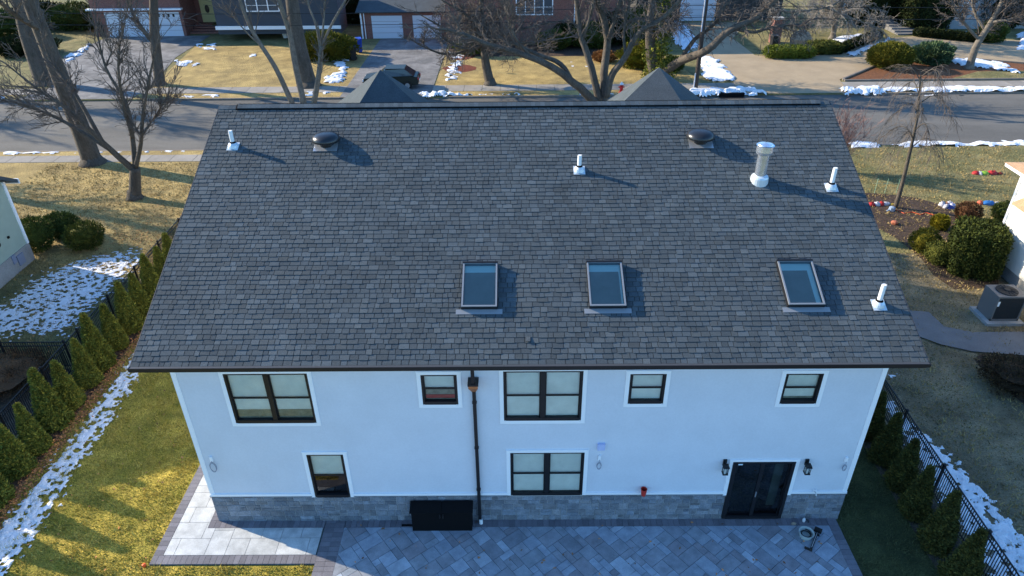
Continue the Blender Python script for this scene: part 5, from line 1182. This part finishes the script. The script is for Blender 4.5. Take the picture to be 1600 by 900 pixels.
# ------------------------------------------------------------------ street things
t = thing('utility_pole', 'dark wooden utility pole at the far kerb with pale conduit', 'pole', (14.4, 43.6, 0))
b = MB(); b.tube([(0, 0, -.1), (0, 0, 5), (0, 0, 11.5)], [.19, .17, .13], 12); b.build('shaft', M['wood'], t)
b = MB(); b.tube([(-.17, -.12, .0), (-.17, -.12, 1.4)], .05, 8); b.tube([(-.13, -.13, 4.6), (-.13, -.13, 9.0)], .05, 8); b.build('conduit', mat('conduit', (.45, .48, .55), .5), t)
b = MB(); b.box(-1.2, 1.2, -.22, -.12, 9.6, 9.75); b.build('crossarm', M['wood'], t)
for z, off, nm in ((5.7, 0, 'lower'), (6.55, .25, 'upper')):
    b = MB()
    for (xa, xb) in ((-42, 14.25), (14.25, 64)):
        pts = [(xa + (xb - xa) * k / 16, 43.42 + off * .3, z + .0 - 4 * .35 * (k / 16) * (1 - k / 16)) for k in range(17)]; b.tube(pts, .022, 5)
    tag(b.build('utility_cable', M['cable']), 'black %s utility cable strung along the street from the pole' % nm, 'cable', 'cables strung along the street')
t = thing('fire_hydrant', 'red fire hydrant with pale cap beside the far kerb', 'hydrant', (8.3, 43.1, 0))
b = MB(); b.lathe((0, 0, 0), [(.20, 0), (.20, .06), (.13, .07), (.13, .58), (.17, .60), (.17, .65)], 14); b.tube([(-.24, 0, .45), (.24, 0, .45)], .06, 8); b.tube([(0, -.24, .38), (0, 0, .38)], .08, 8); b.build('barrel', M['red'], t)
b = MB(); b.lathe((0, 0, .651), [(.16, 0), (.13, .10), (.05, .15), (.05, .2)], 14); b.build('bonnet', M['pvc'], t)
t = thing('storm_drain', 'dark kerb storm drain opening ringed by snow', 'drain', (17.0, 42.2, 0))
b = MB(); b.box(-1.0, 1.0, -.12, .15, -.1, .16); b.build('hood', M['matteblack'], t)
b = MB(); b.box(-1.0, 1.0, -.6, -.125, -.12, -.108)
for k in range(10): b.box(-.95 + k * .2, -.87 + k * .2, -.55, -.15, -.107, -.09)
b.build('grate', M['black'], t)
def bin_(label, x, y, m, rz=0, group='wheeled bins', H=1.0):
    t = thing('wheelie_bin', label, 'bin', (x, y, .03), rz, group); w_ = .30
    b = MB(); b.poly([(-.24, -.26, .05), (.24, -.26, .05), (.24, .26, .05), (-.24, .26, .05), (-.31, -.33, H), (.31, -.33, H), (.31, .36, H), (-.31, .36, H)], [(3, 2, 1, 0), (0, 1, 5, 4), (1, 2, 6, 5), (2, 3, 7, 6), (3, 0, 4, 7), (4, 5, 6, 7)]); b.build('tub', M[m], t)
    b = MB(); b.poly([(-.34, -.37, H + .01), (.34, -.37, H + .01), (.34, .40, H + .03), (-.34, .40, H + .03), (-.30, -.32, H + .08), (.30, -.32, H + .08), (.30, .36, H + .12), (-.30, .36, H + .12)], [(4, 5, 6, 7), (0, 1, 5, 4), (1, 2, 6, 5), (2, 3, 7, 6), (3, 0, 4, 7), (3, 2, 1, 0)]); b.tube([(-.26, .43, H - .02), (.26, .43, H - .02)], .02, 6); b.build('lid', M[m], t)
    for sx in (-.29, .29):
        b = MB(); b.tube([(sx - .03, .28, .12), (sx + .03, .28, .12)], .12, 12); b.build('wheel', M['rubber'], t)
    return t
x_, y_ = gr(557, 80); x_, y_ = gr(562, 82); bin_('tall blue wheeled bin at the edge of the middle driveway', x_, y_, 'blueplastic', .3, H=1.25)
x_, y_ = gr(553, 94); bin_('black wheeled bin with grey lid in front of the blue bin', x_, y_, 'blackplastic', .2, H=1.2)
x_, y_ = gr(163, 57); bin_('black bin left of the far left garage doors', x_, y_, 'blackplastic', 0, H=1.4)
x_, y_ = gr(1207, 79); bin_('black bin beside the bright green box hedge', x_, y_, 'blackplastic', .1, H=1.35)
x_, y_ = gr(1250, 68); b = MB(); b.lathe((x_, y_, 0), [(1.0, 0), (1.1, .5), (.8, 1.0), (.3, 1.3)], 9, sy=.8); tag(b.build('boulder', M['rock']), 'tan boulder behind the bright green box hedge', 'rock')
x_, y_ = at(1215, 35, 60)[0], 60.0
t = thing('gate_pillar', 'brown brick gate pillar behind the drooping twiggy tree', 'pillar', (x_, y_, 0)); b = MB(); b.box(-.45, .45, -.45, .45, 0, 2.3); b.build('shaft', M['brick'], t); b = MB(); b.box(-.55, .55, -.55, .55, 2.301, 2.42); b.build('cap', M['conc'], t)
t = thing('lamp_post', 'thin dark lamp post in the red mulch ring on the tan lawn', 'lamp post', (-5.65, 51.0, 0))
b = MB(); b.tube([(0, 0, 0), (0, 0, 2.2)], .04, 8); b.lathe((0, 0, 0), [(.14, 0), (.10, .12), (.05, .2)], 10); b.build('shaft', M['black'], t)
b = MB(); b.lathe((0, 0, 2.2), [(.07, 0), (.12, .22), (.12, .24)], 8); b.build('lantern', mat('lantern_pane', (.4, .4, .38), .3), t)
b = MB(); b.lathe((0, 0, 2.441), [(.16, 0), (.03, .13)], 8); b.build('lantern_roof', M['black'], t)
# parked car
t = thing('parked_car', 'dark car standing across the middle driveway, partly behind the left roof peak', 'car', (-10.55, 45.25, .024), math.pi)
def car_prof(pts, y0, y1, mb, inset=0):
    n = len(pts); v = [(p[0], y0 + (p[2] if len(p) > 2 else 0), p[1]) for p in pts] + [(p[0], y1 - (p[2] if len(p) > 2 else 0), p[1]) for p in pts]
    mb.poly(v, [tuple(range(n)), tuple(range(2 * n - 1, n - 1, -1))] + [(i, n + i, n + (i + 1) % n, (i + 1) % n) for i in range(n)])
b = MB(); car_prof([(-2.25, .35, .08), (2.2, .32, .1), (2.3, .6, .1), (2.2, .88, .1), (1.2, 1.02, .02), (-1.6, 1.08, .02), (-2.2, 1.02, .05), (-2.32, .7, .05)], -.92, .92, b); bd_ = b.build('body', M['car'], t)
b = MB(); car_prof([(1.15, 1.03, .06), (.45, 1.55, .2), (-1.2, 1.62, .2), (-1.95, 1.09, .08)], -.9, .9, b); b.build('cabin', mat('car_glass', (.02, .025, .03), .08, spec=.8), t)
b = MB(); b.prism([(-1.22, -.68), (.42, -.68), (.42, .68), (-1.22, .68)], 1.60, 1.655); b.build('roof', M['car'], t)
for sx in (-1.4, 1.4):
    for sy in (-.83, .83):
        b = MB(); b.tube([(sx, sy - .11, .34), (sx, sy + .11, .34)], .34, 20); wo = b.build('wheel', M['rubber'], t)
        b = MB(); b.tube([(sx, sy - .115, .34), (sx, sy + .115, .34)], .20, 12); b.build('rim', M['alu'], wo)
for sy in (-.65, .65):
    b = MB(); b.box(-2.34, -2.25, sy - .18, sy + .18, .78, .92); b.build('tail_light', M['red'], t)
    b = MB(); b.box(2.2, 2.28, sy - .18, sy + .18, .66, .8); b.build('headlight', M['pvc'], t)
b = MB(); b.box(-2.345, -2.31, -.26, .26, .55, .67); b.build('number_plate', M['pvc'], t)
# kerb of the island
b = MB(); isl = [(27.4, 45.9), (27.5, 46.3), (31.5, 50.05), (36.5, 52.45), (42, 52.45), (48, 49.8), (55, 47)]
for p, q in zip(isl[:-1], isl[1:]):
    d_ = V(q[0] - p[0], q[1] - p[1]); L_ = np.linalg.norm(d_); n_ = V(-d_[1], d_[0]) / L_ * .08; b.prism([(p[0] - n_[0], p[1] - n_[1]), (q[0] - n_[0], q[1] - n_[1]), (q[0] + n_[0], q[1] + n_[1]), (p[0] + n_[0], p[1] + n_[1])], .0, .15)
b.box(27.4, 55, 45.72, 45.88, 0, .15); struct(b.build('island_kerb', M['kerb']))

# ------------------------------------------------------------------ deflated lawn decorations
def crumple(name, label, px_, py_, parts, rz=0):
    x_, y_ = gr(px_, py_); t = thing(name, label, 'decoration', (x_, y_, .01), rz, 'deflated lawn decorations'); t.scale = (.88, .85, .75)
    for i, (nm, ox, oy, rx, ry, h, col) in enumerate(parts):
        v = []; nu, nv = 18, 6; b = MB()
        for j in range(nv + 1):
            for k in range(nu):
                th_ = math.pi / 2 * j / nv; ph = 2 * math.pi * k / nu; q = 1 + .22 * mnoise.noise(Vector((math.cos(ph) * 2 + i * 5 + px_, math.sin(ph) * 2, j * .6))); v.append((ox + rx * math.cos(th_) * math.cos(ph) * q, oy + ry * math.cos(th_) * math.sin(ph) * q, h * math.sin(th_) * (1 + .5 * mnoise.noise(Vector((k * .9, j * 1.1, i + px_))))))
        b.poly(v, [(j * nu + k, j * nu + (k + 1) % nu, (j + 1) * nu + (k + 1) % nu, (j + 1) * nu + k) for j in range(nv) for k in range(nu)], col)
        b.build(nm, M['fab'], t, smooth=True)
RD, WH, YG_, BL, GN = (.42, .03, .03), (.50, .50, .54), (.45, .32, .06), (.03, .15, .42), (.22, .40, .05)
crumple('lawn_decoration', 'flat red and lime green inflatable lying on the upper right lawn', 1542, 272, [('head', -.75, .05, .25, .22, .22, RD), ('collar', -.50, .0, .14, .24, .2, WH), ('torso', -.18, .0, .30, .24, .22, GN), ('torso', .35, .05, .38, .25, .24, RD), ('foot', .85, -.02, .22, .14, .14, (.25, .04, .02))])
crumple('lawn_decoration', 'red and white striped inflatable lying behind the roof edge', 1376, 320, [('base', -.62, -.08, .28, .2, .22, RD), ('stripe', -.28, -.04, .26, .2, .22, WH), ('stripe', .02, .0, .18, .2, .24, RD), ('stripe', .32, .04, .3, .18, .18, WH), ('tip', .72, -.04, .26, .12, .1, YG_)])
crumple('lawn_decoration', 'crumpled white and dark blue inflatable by the brown twiggy shrub', 1482, 324, [('head', -.28, .28, .20, .2, .3, WH), ('head', .18, .30, .22, .2, .3, WH), ('face', -.04, .25, .12, .1, .25, (.6, .25, .15)), ('body', .0, -.05, .3, .28, .2, (.05, .07, .25)), ('arm', -.22, -.1, .18, .14, .28, WH), ('arm', .2, .0, .2, .16, .3, (.55, .55, .75))])
crumple('lawn_decoration', 'bright blue inflatable lying next to the cream house', 1544, 319, [('body', .0, .0, .42, .24, .25, BL), ('head', -.48, .08, .2, .18, .2, (.7, .15, .08)), ('foot', .45, -.08, .15, .15, .2, WH)])
x_, y_ = gr(1393, 329); b = MB(); b.lathe((x_, y_, 0), [(.18, 0), (.16, .2), (.05, .25)], 8); b.tube([(x_ - .3, y_ - .1, .03), (x_ + .1, y_ + .05, .1)], .05, 6); tag(b.build('blower', mat('blower_blue', (.25, .32, .42), .5)), 'small grey-blue air blower at the foot of the weeping tree', 'blower')
pts = [(*gr(px_, py_), .03) for px_, py_ in [(1400, 329), (1412, 334), (1425, 332), (1438, 336), (1447, 333), (1460, 337)]]
b = MB(); b.tube(pts, .018, 5); tag(b.build('extension_cord', M['orange']), 'thin orange extension cord on the mulch of the right front bed', 'cord')
x_, y_ = gr(1397, 350); b = MB(); b.lathe((x_, y_, 0), [(.15, 0), (.18, .12), (.08, .18)], 7); tag(b.build('plant_pot', mat('terracotta', (.40, .13, .07), .8)), 'small terracotta pot at the near edge of the right front bed', 'pot')
x_, y_ = gr(53, 582); b = MB(); b.lathe((x_, y_, 0), [(.12, 0), (.24, .1), (.2, .3), (.05, .34)], 12); tag(b.build('garden_light', M['pvc']), 'small white ball on the ground behind the left crossing fence', 'ball')
for k, px_ in enumerate((1366, 1382, 1400)):
    x_, y_ = gr(px_, 302); b = MB(); b.tube([(x_, y_, 0), (x_, y_, .9)], .012, 5); b.tube([(x_ - .25, y_, .6), (x_ + .25, y_, .62)], .008, 4)
    tag(b.build('plant_stake', mat('stake_green', (.25, .42, .30), .7)), ['thin green plant stake beside the roof edge, leftmost of three', 'thin green plant stake, middle of three by the front bed', 'thin green plant stake nearest the weeping tree'][k], 'stake', 'plant stakes by the right front bed')
